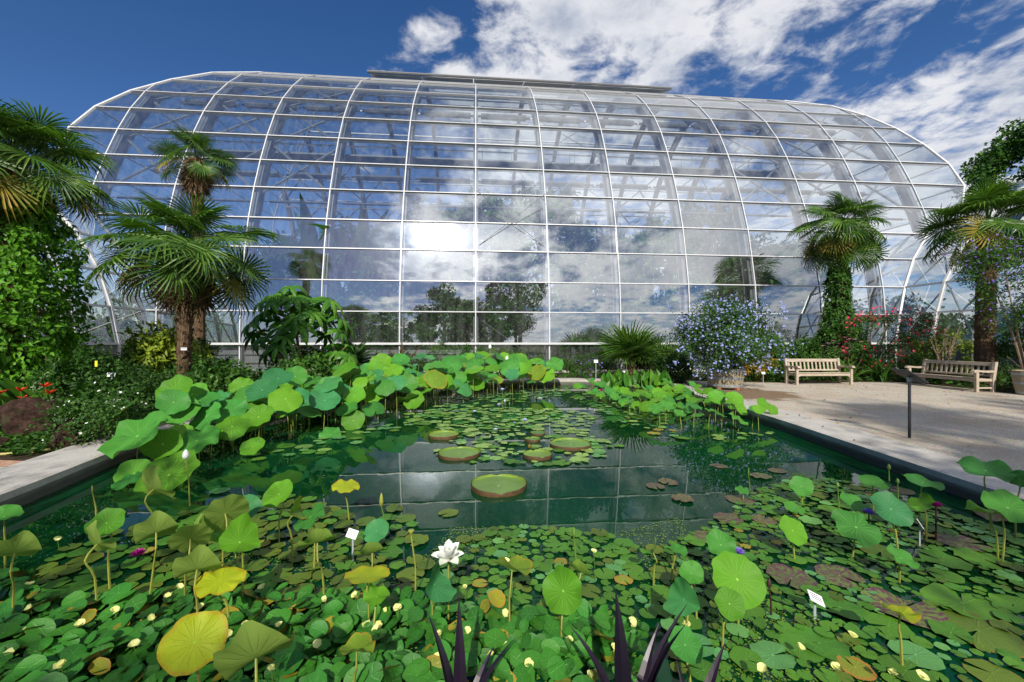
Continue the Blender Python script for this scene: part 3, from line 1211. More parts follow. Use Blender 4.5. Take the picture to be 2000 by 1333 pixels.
def foliage_mesh(name, rng, n, rx, ry, rz, clumps, cs, L, W, mat, zc, shell=.6, zmin=-1.0, fold=.25, droop=.15, zfloor=None):
    P, D, C, idx = clump_cloud(rng, n, rx, ry, rz, clumps, cs, shell, zmin)
    P[:, 2] += zc
    if zfloor is not None:
        P[:, 2] = np.maximum(P[:, 2], zfloor + rng.random(len(P)) * .08)
    l_ = L * (.65 + .7 * rng.random(n))
    V, Fa = leaves_np(P, D, l_, W * (.7 + .6 * rng.random(n)), rng, fold, droop, idx)
    return mesh_np(name, V, Fa, mat), P, D, C


def petals_np(P, rng, s, k=5):
    """Small flat flowers of k petals, as one fan each."""
    n = len(P)
    Nn = unit(rng.normal(0, .6, (n, 3)) + np.array([0, -.7, .7]))
    a = unit(np.cross(Nn, np.array([0.3, 1, .2])))
    b = np.cross(Nn, a)
    s = np.broadcast_to(s, (n,))
    Vs, Fs = [], []
    for j in range(k):
        g = 2 * np.pi * j / k
        d = a * np.cos(g) + b * np.sin(g)
        e = -a * np.sin(g) + b * np.cos(g)
        S = s[:, None]
        q = np.stack([P, P + d * S * .6 - e * S * .34 + Nn * S * .12, P + d * S + Nn * S * .2, P + d * S * .6 + e * S * .34 + Nn * S * .12], 1)
        Vs.append(q)
    V = np.stack(Vs, 1).reshape(-1, 3)
    base = np.arange(n * k)[:, None] * 4
    Fa = base + np.array([[0, 1, 2, 3]])
    return V, Fa


def stems(mb, rng, zc, rx, C, n=7, r0=.02, z0=0.0):
    for i in range(min(n, len(C))):
        c = C[rng.integers(0, len(C))]
        p0 = (rng.normal(0, rx * .1), rng.normal(0, rx * .1), z0)
        p2 = (c[0] * .85, c[1] * .85, zc + c[2] * .85)
        p1 = (p0[0] * .6 + p2[0] * .3, p0[1] * .6 + p2[1] * .3, (p0[2] + p2[2]) * .55)
        mb.tube([p0, p1, p2], [r0, r0 * .75, r0 * .35], 5)


def shrub(name, label, cat, loc, rx, ry, h, mat, n=2600, L=.08, W=.04, zb=0.05, clumps=40, cs=.22, group=None, seed=0, flower=None, shell=.55, twig='bark', fold=.25, droop=.15):
    """A bush standing at loc: leaves from zb up to h, some stems inside, flowers if asked for (mat, count, size, petals)."""
    rng = np.random.default_rng(seed + 101)
    root = empty(name, loc, label, cat, group)
    zc = (zb + h) / 2
    me_, P, D, C = foliage_mesh('foliage', rng, n, rx, ry, (h - zb) / 2, clumps, cs, L, W, mat, zc, shell, -1.0, fold, droop, .02)
    obj('foliage', me_, root)
    mb = MB()
    stems(mb, rng, zc, rx, C, 9, max(.008, h * .011))
    mb.build('stems', MAT[twig], root)
    if flower:
        fm, cnt, size, k = flower
        sel = rng.choice(len(P), cnt, replace=cnt > len(P))
        ctr = np.array([0, 0, zc])
        out = unit(P[sel] - ctr)
        Q = P[sel] + out * L * .9 + np.array([0, -.03, .03])
        V, Fa = petals_np(Q, rng, size * (.7 + .6 * rng.random(cnt)), k)
        obj('blossoms', mesh_np('blossoms', V, Fa, fm), root)
    return root


def tree(name, label, loc, h, crown_r, crown_h, mat, seed, n=9000, L=.2, W=.1, trunk_r=.18, clumps=60, cs=.8, group=None, shell=.55, bark='bark', lean=(0, 0), zb=None):
    rng = np.random.default_rng(seed)
    root = empty(name, loc, label, 'tree', group)
    zc = h - crown_h / 2
    me_, P, D, C = foliage_mesh('crown', rng, n, crown_r, crown_r, crown_h / 2, clumps, cs, L, W, mat, zc, shell)
    o = obj('crown', me_, root, loc=(lean[0], lean[1], 0))
    mb = MB()
    zt = max(.3, zc - crown_h * .1)
    mb.tube([(0, 0, -.05), (lean[0] * .3, lean[1] * .3, zt * .5), (lean[0], lean[1], zt), (lean[0], lean[1], zc + crown_h * .25)], [trunk_r * 1.2, trunk_r, trunk_r * .75, trunk_r * .25], 8)
    for i in range(12):
        c = C[rng.integers(0, len(C))]
        z0 = zt * (.75 + .3 * rng.random())
        p0 = Vector((lean[0], lean[1], z0))
        p2 = Vector((lean[0] + c[0] * .9, lean[1] + c[1] * .9, zc + c[2] * .9))
        mb.tube([p0, p0.lerp(p2, .5) + Vector((0, 0, .1 * crown_h * .3)), p2], [trunk_r * .45, trunk_r * .28, trunk_r * .08], 5)
    mb.build('trunk', MAT[bark], root)
    return root


# ---- fan palms
def fan_blade(rng, Rb, pet, nseg=42, spread=R(155), droop=.35, mats=None, cup=.25, bend=R(32)):
    """A fan leaf: the stalk runs from the origin along +X to the hub, the blade fans out beyond it."""
    V, Fs, mi = [], [], []
    hub = np.array([pet, 0, 0])
    b = MB()
    b.tube([(0, 0, 0), (pet * .5, 0, .03 * pet), (pet, 0, 0)], [.028 * Rb + .006, .016 * Rb + .005, .010 * Rb + .004], 4)
    V += b.v
    Fs += b.f
    mi += [1] * len(b.f)
    da = 2 * spread / nseg
    for k in range(nseg):
        a = -spread + da * (k + .5) + rng.normal(0, .012)
        ln = Rb * (.80 + .20 * math.cos(a * .55)) * (1 + rng.normal(0, .05))
        d = np.array([math.cos(a), math.sin(a), 0])
        e = np.array([-math.sin(a), math.cos(a), 0])
        dr = droop * (.5 + abs(rng.normal(0, .55)))
        tw = rng.normal(0, .10)
        st = []
        for s, wf in ((.03, .9), (.45, 1.0), (.76, .78)):
            r_ = ln * s
            w = min(2 * r_ * math.tan(da / 2), Rb * .05) * wf
            zc = cup * Rb * (s * .55 - .75 * s * s * s) - dr * Rb * max(0, s - .45) ** 2 * 2.0
            c = hub + d * r_ + np.array([0, 0, zc])
            st.append((c - e * w * .5 + np.array([0, 0, tw * w]), c + np.array([0, 0, -w * .30]), c + e * w * .5 + np.array([0, 0, -tw * w])))
        zt = cup * Rb * (.55 - .75) - dr * Rb * .55 ** 2 * 2.6
        tip = hub + d * ln * (1 - .12 * dr) + np.array([0, 0, zt])
        b0 = len(V)
        for q in st:
            V += [tuple(p) for p in q]
        V.append(tuple(tip))
        for s in (0, 1):
            o = b0 + s * 3
            Fs += [(o, o + 1, o + 4, o + 3), (o + 1, o + 2, o + 5, o + 4)]
        o = b0 + 6
        Fs += [(o, o + 1, o + 3), (o + 1, o + 2, o + 3)]
        mi += [0] * 6
    Va = np.array(V)
    k = len(b.v)
    q = Va[k:] - hub
    Va[k:] = hub + np.stack([q[:, 0] * math.cos(bend) + q[:, 2] * math.sin(bend), q[:, 1], -q[:, 0] * math.sin(bend) + q[:, 2] * math.cos(bend)], 1)
    return mesh_np('frond', Va, Fs, mats, mi=mi)


_rng = np.random.default_rng(77)
FROND = [fan_blade(_rng, .80, p + .15, 40, R(162), dr, [MAT['frond'], MAT['stem']]) for p, dr in ((.75, .06), (.85, .12), (.8, .2), (.9, .34))]
FROND_Y = [fan_blade(_rng, .78, .95, 36, R(140), .25, [MAT['frond_yel'], MAT['stem_y']]), fan_blade(_rng, .78, .95, 36, R(145), .4, [MAT['frond_yel'], MAT['stem_y']])]
FROND_D = [fan_blade(_rng, 1.0, .7, 26, R(95), 1.5, [MAT['frond_dead'], MAT['frond_dead']], -.5), fan_blade(_rng, 1.0, .6, 22, R(70), 1.8, [MAT['frond_dead'], MAT['frond_dead']], -.7)]


def frond_matrix(az, el, roll, s, base):
    """+X of the leaf points along (az, el)."""
    M = Matrix.Translation(base) @ Matrix.Rotation(az, 4, 'Z') @ Matrix.Rotation(-el, 4, 'Y') @ Matrix.Rotation(roll, 4, 'X') @ Matrix.Scale(s, 4)
    return M


def palm_trunk(rng, h, r0, r1, lean=(0, 0), shag=1.0, rings=16):
    mb = MB()
    P, rad = [], []
    for i in range(rings + 1):
        t = i / rings
        P.append((lean[0] * t * t, lean[1] * t * t, h * t - .05))
        rad.append((r0 + (r1 - r0) * t) * (1 + .06 * math.sin(i * 2.4)))
    mb.tube(P, rad, 10)
    n = int(h * 70 * shag)
    for i in range(n):
        t = rng.random() ** .85
        a = rng.random() * 2 * math.pi
        r_ = r0 + (r1 - r0) * t
        c = Vector((lean[0] * t * t, lean[1] * t * t, h * t))
        d = Vector((math.cos(a), math.sin(a), 0))
        e = Vector((-math.sin(a), math.cos(a), 0))
        w = .035 + .03 * rng.random()
        l_ = .07 + .08 * rng.random()
        p = c + d * (r_ * .92)
        mb.add([p - e * w, p + e * w, p + e * w * .5 + d * (.03 + .04 * rng.random()) + Vector((0, 0, l_)), p - e * w * .5 + d * (.03 + .04 * rng.random()) + Vector((0, 0, l_))], [(0, 1, 2, 3)])
    return mb


def windmill_palm(label, loc, trunk_h, r0, r1, fr, nfr, seed, lean=(0, 0), yellow=6, dead=8, skirt=1.0, elo=-50, group='windmill palms', fibre=None, azbias=None, dead_len=1.0):
    """Tall fan palm; fr is the length scale of its leaves."""
    rng = np.random.default_rng(seed)
    root = empty('windmill_palm', loc, label, 'palm', group)
    palm_trunk(rng, trunk_h, r0, r1, lean).build('trunk', MAT['palmbark'], root)
    top = Vector((lean[0], lean[1], trunk_h - .05))
    ga = 2.39996
    for i in range(nfr):
        t = (i + .5) / nfr
        el = R(80) - (R(80) - R(elo)) * t ** .95 + rng.normal(0, .16)
        az = i * ga + rng.normal(0, .15)
        s = fr * (.72 + .33 * min(1, t * 2.2)) * (1 + rng.normal(0, .06))
        yl = i >= nfr - yellow and rng.random() < .75
        me_ = FROND_Y[rng.integers(0, 2)] if yl else FROND[min(3, int(t * 3.4 + rng.random() * .8))]
        b0 = top + Vector((0, 0, -.28 * t * fr))
        obj('frond', me_, root, M=frond_matrix(az, el, rng.normal(0, .45), s * (.92 if yl else 1) * 1.08, b0))
    for i in range(dead):
        az = i * ga * 1.3 + rng.normal(0, .3)
        el = R(-62 - 20 * rng.random())
        obj('dead_frond', FROND_D[i % 2], root, M=frond_matrix(az, el, rng.normal(0, .3), fr * (.55 + .3 * rng.random()) * dead_len, top + Vector((0, 0, -.3 * fr - .25 * fr * rng.random() * skirt))))
    if fibre:
        # shaggy mat of old leaf bases and fibre round the neck
        n = 900
        t = rng.random(n)
        a = rng.random(n) * 2 * np.pi
        rr = r1 * 1.0 + fibre[1] * np.sin(np.pi * (.15 + .8 * t)) * (.5 + .5 * rng.random(n))
        P = np.stack([lean[0] + rr * np.cos(a), lean[1] + rr * np.sin(a), trunk_h - fibre[0] + t * fibre[0]], 1)
        D = np.stack([np.cos(a) * .35, np.sin(a) * .35, -np.ones(n)], 1) + rng.normal(0, .25, (n, 3))
        V, Fa = leaves_np(P, D, .22 + .3 * rng.random(n), .03, rng, .1, .0)
        obj('fibre_mat', mesh_np('fibre_mat', V, Fa, MAT['frond_dead'] if fibre[2] else MAT['palmbark']), root)
    return root


# ---- strap leaves
def strap(rng, L, w, az, el, arch, mb, n=7, tw=0.0, base=(0, 0, 0)):
    """An arching strap leaf from base; el start elevation, arch how far it bends over."""
    p = np.array(base, float)
    V = []
    d0 = np.array([math.cos(az), math.sin(az), 0])
    e0 = np.array([-math.sin(az), math.cos(az), 0])
    for i in range(n + 1):
        t = i / n
        a = el - arch * t ** 1.3
        d = d0 * math.cos(a) + np.array([0, 0, 1.0]) * math.sin(a)
        ww = w * (.55 + .9 * math.sin(math.pi * min(1, .12 + t * .88))) * (1 - t ** 5)
        up = -d0 * math.sin(a) + np.array([0, 0, 1.0]) * math.cos(a)
        e = e0 * math.cos(tw * t) + up * math.sin(tw * t)
        V += [p - e * ww * .5 + up * ww * .22, p.copy(), p + e * ww * .5 + up * ww * .22]
        p = p + d * L / n
    Fs = []
    for i in range(n):
        o = i * 3
        Fs += [(o, o + 1, o + 4, o + 3), (o + 1, o + 2, o + 5, o + 4)]
    mb.add(V, Fs)


def strap_clump(name, label, cat, loc, mat, n, L, w, seed, el=(50, 88), arch=(.3, 1.6), group=None, spread=.12, single=False, z=0):
    rng = np.random.default_rng(seed)
    root = empty(name, loc, label, cat, group)
    mb = MB()
    for i in range(n):
        if single:
            mb = MB()
        a = rng.random() * 2 * math.pi
        strap(rng, L * (.6 + .5 * rng.random()), w * (.7 + .5 * rng.random()), a, R(el[0] + (el[1] - el[0]) * rng.random()), arch[0] + (arch[1] - arch[0]) * rng.random(), mb, 7, rng.normal(0, .5),
              (rng.normal(0, spread), rng.normal(0, spread), z))
        if single:
            mb.build('leaf', mat, root)
    if not single:
        mb.build('foliage', mat, root)
    return root


# ---- round leaves
def disc_mesh(name, rng, mat, kind='lotus', fold=0.0, rings=5, seg=34, wav=.08, notch=0.0, oval=1.0, cup=.12, ripple=5):
    V, co = [(0, 0, 0)], [(0, 0, 0)]
    ph = rng.random(4) * 6.28
    am = rng.normal(0, 1, 4)
    dl_ = .05 + .12 * rng.random()
    for i in range(1, rings + 1):
        s = i / rings
        for k in range(seg):
            g = (dl_ + (2 * math.pi - 2 * dl_) * k / (seg - 1)) if notch else 2 * math.pi * k / seg
            er = 1 + .045 * math.sin(2 * g + ph[0]) + .03 * math.sin(5 * g + ph[1]) + .018 * math.sin(9 * g + ph[2]) + (.016 * rng.normal() if i == rings else 0)
            if notch and k in (0, seg - 1):
                er *= .93
            r_ = s * er
            x, y = r_ * math.cos(g) * oval, r_ * math.sin(g)
            z = cup * (s ** 2.2) + wav * s * s * s * (math.sin(ripple * g + ph[2]) * (.6 + .4 * am[0]) + .6 * math.sin((ripple + 3) * g + ph[3]))
            if fold:
                z += fold * abs(y) ** 1.35 - fold * .1 * x * x
            V.append((x, y, z))
            co.append((r_ * math.cos(g) / er if not notch else s * math.cos(g), r_ * math.sin(g) / er if not notch else s * math.sin(g), 0))
    last = seg - 1 if notch else seg          # lily pads have a slit from the rim to the stalk
    Fs = [(0, 1 + k, 1 + (k + 1) % seg) for k in range(last)]
    for i in range(rings - 1):
        for k in range(last):
            a, b = 1 + i * seg + k, 1 + i * seg + (k + 1) % seg
            Fs.append((a, a + seg, b + seg, b))
    return mesh_np(name, np.array(V), Fs, mat, True, co)


_r = np.random.default_rng(9)
LOTUS = {k: [disc_mesh('blade', _r, MAT[k], fold=fo, wav=wv, cup=cu, ripple=rp) for fo, wv, cu, rp in ((0, .07, .10, 4), (0, .09, .16, 5), (.12, .07, .06, 4), (.0, .11, .02, 6), (.25, .06, .05, 3), (.0, .05, -.10, 5))]
         for k in ('lotus', 'lotus_lime', 'lotus_blue', 'lotus_olive', 'lotus_yel')}
FOLDED = {k: [disc_mesh('blade', _r, MAT[k], fold=fo, wav=.13, cup=.05, ripple=4) for fo in (.35, .75)] for k in ('lotus', 'lotus_lime', 'lotus_blue', 'lotus_olive', 'lotus_yel')}
PADS = {k: [disc_mesh('lily_pad', _r, MAT[k], notch=1.0, rings=3, seg=22, wav=wv, cup=cu, ripple=rp) for wv, cu, rp in ((.02, .02, 5), (.035, .0, 7), (.03, .05, 4), (.06, .03, 3), (.025, -.02, 2), (.08, .08, 4))]
        for k in ('pad', 'pad_blue', 'pad_olive', 'pad_mott', 'pad_yel', 'pad_pale')}
POPPY = {k: [disc_mesh('floating_leaf', _r, MAT[k], fold=fo, rings=3, seg=14, wav=.02, cup=cu, oval=ov, ripple=3) for fo, cu, ov in ((.12, .05, 1.25), (.2, .0, 1.35), (.06, .1, 1.15), (.3, .04, 1.3))]
         for k in ('poppy_leaf', 'poppy_yel')}


def tilt_matrix(c, r_, nrm, spin=0.0):
    """Disc of radius r_ at c whose upper side faces nrm."""
    q = Vector(nrm).normalized().to_track_quat('Z', 'Y')
    return Matrix.Translation(c) @ q.to_matrix().to_4x4() @ Matrix.Rotation(spin, 4, 'Z') @ Matrix.Scale(r_, 4)


LOTUS_N = [0]


def lotus_leaf(c, r_, nrm, label, group, kind='lotus', folded=None, base=None, variant=None, stem='stem_y', spin=None):
    """One leaf on its own stalk rising from the water."""
    c = Vector(c)
    bx, by = (base if base is not None else (c.x + rnd.uniform(-.05, .05), c.y + rnd.uniform(-.05, .05)))
    root = empty('lotus_leaf', (bx, by, ZW), label, 'lotus leaf', group)
    o_ = Vector((bx, by, ZW))
    LOTUS_N[0] += 1
    if folded is None:
        me_ = LOTUS[kind][rnd.randrange(6) if variant is None else variant]
    else:
        me_ = FOLDED[kind][folded]
    obj('blade', me_, root, M=tilt_matrix(c - o_, r_, nrm, rnd.uniform(0, 6.28) if spin is None else spin))
    mb = MB()
    e = c - o_
    nn_ = Vector(nrm).normalized()
    k1 = Vector((e.x * .4 + rnd.uniform(-.015, .015), e.y * .4 + rnd.uniform(-.015, .015), e.z * .5))
    k2 = e - nn_ * min(.07, e.z * .16) - Vector((0, 0, min(.05, e.z * .12)))
    P = catmull([(0, 0, -.12), (k1.x, k1.y, k1.z), (k2.x, k2.y, k2.z), (e.x, e.y, e.z - .004)], 3, False)
    mb.tube(P, [.0075 - .003 * i / len(P) for i in range(len(P))], 5)
    mb.build('stalk', MAT[stem], root)
    return root


def petal_mesh(name, L, W, mat, cup=.35, curl=.2):
    V, Fs = [], []
    n = 6
    for i in range(n + 1):
        t = i / n
        w = W * math.sin(math.pi * (.10 + .90 * t) ** 1.15) ** .8 if t < .98 else 0
        if i == n:
            w = W * .02
        x = L * t
        z = curl * L * (t ** 2)
        V += [(x, -w / 2, z + cup * w), (x, 0, z), (x, w / 2, z + cup * w)]
    for i in range(n):
        o = i * 3
        Fs += [(o, o + 1, o + 4, o + 3), (o + 1, o + 2, o + 5, o + 4)]
    return mesh_np(name, np.array(V), Fs, mat, True)


def flower(name, label, cat, c, mat, L, W, rings, core=None, group=None, stalk='stem', base=None, corer=.02, tiltv=None):
    """A many-petalled flower at c on a stalk; rings = [(count, elevation in degrees, scale)]."""
    c = Vector(c)
    bx, by = base if base is not None else (c.x, c.y)
    root = empty(name, (bx, by, ZW), label, cat, group)
    pm = petal_mesh('petal', L, W, mat)
    e = c - Vector((bx, by, ZW))
    T = Matrix.Translation(e)
    if tiltv is not None:
        T = T @ Vector(tiltv).normalized().to_track_quat('Z', 'Y').to_matrix().to_4x4()
    k = 0
    for cnt, el, s in rings:
        for i in range(cnt):
            az = 2 * math.pi * (i + .5 * (k % 2)) / cnt + rnd.uniform(-.12, .12)
            obj('petal', pm, root, M=T @ frond_matrix(az, R(el + rnd.uniform(-7, 7)), 0, s * rnd.uniform(.9, 1.08), (0, 0, 0)))
        k += 1
    if core is not None:
        mb = MB()
        mb.lathe([(.0, .004), (corer * .6, .006), (corer, corer * 1.1), (corer * .9, corer * 1.3), (.0, corer * 1.35)], 10)
        o = mb.build('seed_head', core, root, True)
        o.matrix_basis = T
    if e.z > .06:
        mb = MB()
        mb.tube([(0, 0, -.1), (e.x * .3, e.y * .3, e.z * .5), (e.x, e.y, e.z)], [.008, .007, .006], 5)
        mb.build('stalk', MAT[stalk], root)
    return root


def bud(name, label, c, mat, h, w, group=None, stalk='stem', base=None):
    c = Vector(c)
    bx, by = base if base is not None else (c.x + .03, c.y + .02)
    root = empty(name, (bx, by, ZW), label, 'flower bud', group)
    e = c - Vector((bx, by, ZW))
    mb = MB()
    mb.lathe([(w * .12, 0), (w * .4, h * .12), (w * .5, h * .35), (w * .38, h * .7), (w * .12, h * .95), (0.001, h)], 10, (e.x, e.y, e.z))
    mb.build('closed_petals', mat, root, True)
    mb = MB()
    mb.tube([(0, 0, -.1), (e.x * .3, e.y * .3, e.z * .5), (e.x, e.y, e.z + .005)], [.008, .006, .005], 5)
    mb.build('stalk', MAT[stalk], root)
    return root

# ------------------------------------------------------------------ trees behind the photographer (tall ones mirrored in the glass, low ones unseen, placed for shade)
tree('broad_tree', 'tall leafy tree mirrored in the middle panes of the glasshouse', (9.2, -25, 0), 25.5, 4.4, 16, MAT['g_dark'], 31, 6000, .5, .3, .35, 70, 1.4)
tree('broad_tree', 'rounded bright tree mirrored in the panes beside the crossed rods', (-3.2, -26, 0), 17.4, 5.8, 14.5, MAT['g_mid'], 32, 16000, .46, .3, .32, 70, 1.2)
tree('broad_tree', 'bushy tree mirrored in the glass behind the two beside it', (.9, -29, 0), 18.2, 4.6, 16, MAT['g_dark'], 37, 13000, .46, .3, .3, 60, 1.1)
tree('broad_tree', 'darker low tree mirrored between two taller trees in the glass', (5.2, -28, 0), 18.6, 5.4, 16, MAT['g_dark'], 33, 16000, .46, .3, .3, 60, 1.1)
tree('shade_tree', 'unseen low tree placed to shade the near corner of the pond', (-5.4, -7.5, 0), 9.4, 3.2, 6.0, MAT['g_mid'], 34, 1900, .22, .12, .15, 55, .8)  # out of view, put here to darken the near corner
tree('shade_tree', 'unseen low tree placed to shade the near lily pads', (5.6, -9, 0), 10.5, 3.0, 6.0, MAT['g_mid'], 35, 4600, .22, .12, .15, 55, .8)

# ------------------------------------------------------------------ trees inside and beyond
IN = [(-9.5, 6.0, 8.6, 2.6, 6, 'g_indoor'), (-4.4, 7.0, 11.6, 3.0, 8, 'g_indoor'), (-1.2, 5.2, 10.8, 2.4, 8, 'g_indoor2'), (2.6, 6.0, 11.9, 2.5, 8, 'g_indoor2'), (-6.8, 4.2, 8.2, 2.0, 6.5, 'g_indoor'),
      (6.4, 5.6, 8.8, 2.6, 7, 'g_indoor'), (10.2, 6.5, 9.2, 2.6, 7, 'g_indoor2'), (14.2, 7.0, 11.2, 2.8, 8, 'g_indoor'), (18.2, 6.0, 8.6, 2.6, 7, 'g_indoor'), (-13.6, 5.5, 7.6, 2.4, 6, 'g_indoor'), (22.5, 9.0, 8.8, 2.6, 6, 'g_indoor2')]
IN_L = ['leafy tree behind the panes left of the bananas', 'tall dark tree touching the catwalk behind the glass', 'narrow tree in front of the tall dark one inside', 'feathery light green tree behind the crossed rods', 'bushy tree under the catwalk near the bananas',
        'round tree inside, first one beyond the crossed bay', 'pale green tree inside above the fan palm bush', 'tall tree inside above the blue-flowered bush', 'broad tree inside behind the palm with climbers', 'low tree inside behind the front palm', 'pale tree deep inside behind the end of the vault']
for k, ((u, r_, h, cr, ch, mt), lb) in enumerate(zip(IN, IN_L)):
    p = G(u, r_, 0)
    tree('indoor_tree', lb, (p.x, p.y, 0), h, cr, h - 1.2, MAT[mt], 200 + k, 8000, .36, .2, .12, 65, .8, 'trees growing inside the glasshouse')


def banana(label, p, h, seed):
    rng = np.random.default_rng(seed)
    root = empty('banana_plant', p, label, 'banana plant', 'bananas inside the glasshouse')
    mb = MB()
    mb.tube([(0, 0, 0), (0, 0, h * .55)], [.17, .11], 8)
    mb.build('trunk', MAT['stem'], root)
    for i in range(8):
        mb = MB()
        strap(rng, h * .55 * (.8 + .3 * rng.random()), .62, i * 2.4 + rng.normal(0, .2), R(82 - 3 * i), .5 + .13 * i, mb, 9, rng.normal(0, .4), (0, 0, h * .5))
        mb.build('leaf', MAT['g_indoor2'] if i % 2 else MAT['g_indoor'], root)


for lb, u, r_, h, s in (('banana with upright leaves behind the second bay of panes', -10.9, 3.4, 9.2, 1), ('banana leaning at the pane edge inside, next to the trees', -8.0, 3.2, 9.6, 2), ('short banana low behind the glass by the front palm', -14.6, 3.2, 6.4, 3)):
    p = G(u, r_, 0)
    banana(lb, (p.x, p.y, 0), h, s)

c = dp(1975, 300, 46)
tree('broad_tree', 'big tree rising behind the low wing at the picture edge', (c[0] + 4.6, 46, 0), 26.5, 6.2, 13, MAT['g_mid'], 41, 22000, .5, .3, .45, 75, 1.6)
# undergrowth inside
for k, u in enumerate(np.arange(-14.5, 20.5, 3.1)):
    p = G(float(u), 2.6, 0)
    shrub('indoor_shrub', 'dark undergrowth inside the glasshouse just behind the lowest panes', 'shrub', (p.x, p.y, 0), 2.1,  .9, 3.0 + .6 * (k % 3), MAT['g_indoor'], 2600, .3, .14, .05, 40, .5, 'undergrowth inside', 500 + k)

# ------------------------------------------------------------------ palms outside
windmill_palm('big fan palm above the climber at the picture edge', (-10.3, 8.3, 0), 5.3, .24, .22, .92, 40, 1, (.15, 0), 4, 7, elo=-25)
windmill_palm('windmill palm with broad full crown and shaggy dark neck', (-7.62, 9.5, 0), 3.75, .12, .16, .98, 36, 2, (.08, .02), 3, 7, elo=-30, fibre=(1.25, .36, False))
windmill_palm('tall thin palm with small sparse crown behind the broad one', (-11.45, 15.0, 0), 8.3, .2, .2, .74, 22, 3, (-.1, 0), 3, 8, elo=-25, fibre=(1.2, .16, True), dead_len=1.0)
windmill_palm('windmill palm with climber on its trunk behind the first bench', (15.15, 19.0, 0), 7.0, .26, .27, 1.12, 40, 4, (.1, 0), 10, 14, elo=-55)
windmill_palm('windmill palm behind the violet-flowered tree', (16.85, 14.6, 0), 5.85, .27, .24, 1.1, 36, 5, (.1, 0), 4, 8, elo=-30)


def climber(label, loc, h, prof, n, L, W, mat, seed, hang=0):
    """Leaves packed on an upright column: prof = [(z, radius)]."""
    rng = np.random.default_rng(seed)
    root = empty('climbing_vine', loc, label, 'climber')
    zs, rs = zip(*prof)
    z = rng.random(n) * h
    a = rng.random(n) * 2 * np.pi
    lump = 1 + .16 * np.sin(3 * a + z * 1.7) + .12 * np.sin(7 * a - 2.3 * z) + .10 * np.sin(11 * z + a * 2)
    rr = np.interp(z, zs, rs) * lump * (.72 + .33 * rng.random(n) ** .5)
    P = np.stack([rr * np.cos(a), rr * np.sin(a), z], 1)
    D = np.stack([np.cos(a) * .5, np.sin(a) * .5, -.7 + 0 * a], 1) + rng.normal(0, .55, (n, 3))
    up = np.stack([np.cos(a), np.sin(a), .5 + 0 * a], 1)
    if hang:
        k = hang
        a0 = rng.random(k // 60 + 1) * 2 * np.pi
        z0 = rng.random(k // 60 + 1) * h * .5 + h * .25
        ix = rng.integers(0, len(a0), k)
        t = rng.random(k)
        r2 = np.interp(z0[ix], zs, rs) * 1.08 + .25 * t
        P2 = np.stack([r2 * np.cos(a0[ix]), r2 * np.sin(a0[ix]), np.maximum(z0[ix] - t * 1.1, .1)], 1) + rng.normal(0, .06, (k, 3))
        D2 = rng.normal(0, .6, (k, 3)) + np.array([0, 0, -.6])
        P, D = np.concatenate([P, P2]), np.concatenate([D, D2])
        up = np.concatenate([up, np.stack([np.cos(a0[ix]), np.sin(a0[ix]), .5 + 0 * t], 1)])
    V, Fa = leaves_np(P, D, L * (.6 + .7 * rng.random(len(P))), W * (.7 + .5 * rng.random(len(P))), rng, .22, .2, up)
    obj('foliage', mesh_np('foliage', V, Fa, mat), root)
    mb = MB()
    for i in range(5):
        a_ = i * 1.25
        mb.tube([(float(np.interp(h * k / 6, zs, rs)) * .6 * math.cos(a_ + k * .5), float(np.interp(h * k / 6, zs, rs)) * .6 * math.sin(a_ + k * .5), h * k / 6) for k in range(7)], .02, 5)
    mb.build('stems', MAT['bark'], root)
    return root


climber('dense green climber wrapped round the palm trunk at picture edge', (-10.05, 8.2, 0), 4.75, [(0, .78), (1.2, .84), (2.6, .9), (3.6, .8), (4.75, .45)], 13000, .13, .075, MAT['g_ivy'], 61, 900)
climber('ivy climbing the palm trunk behind the first bench', (15.15, 19.0, 0), 5.4, [(0, 1.3), (1.2, 1.15), (2.0, .75), (3.2, .42), (4.4, .42), (5.4, .22)], 6500, .15, .09, MAT['g_mid'], 62)

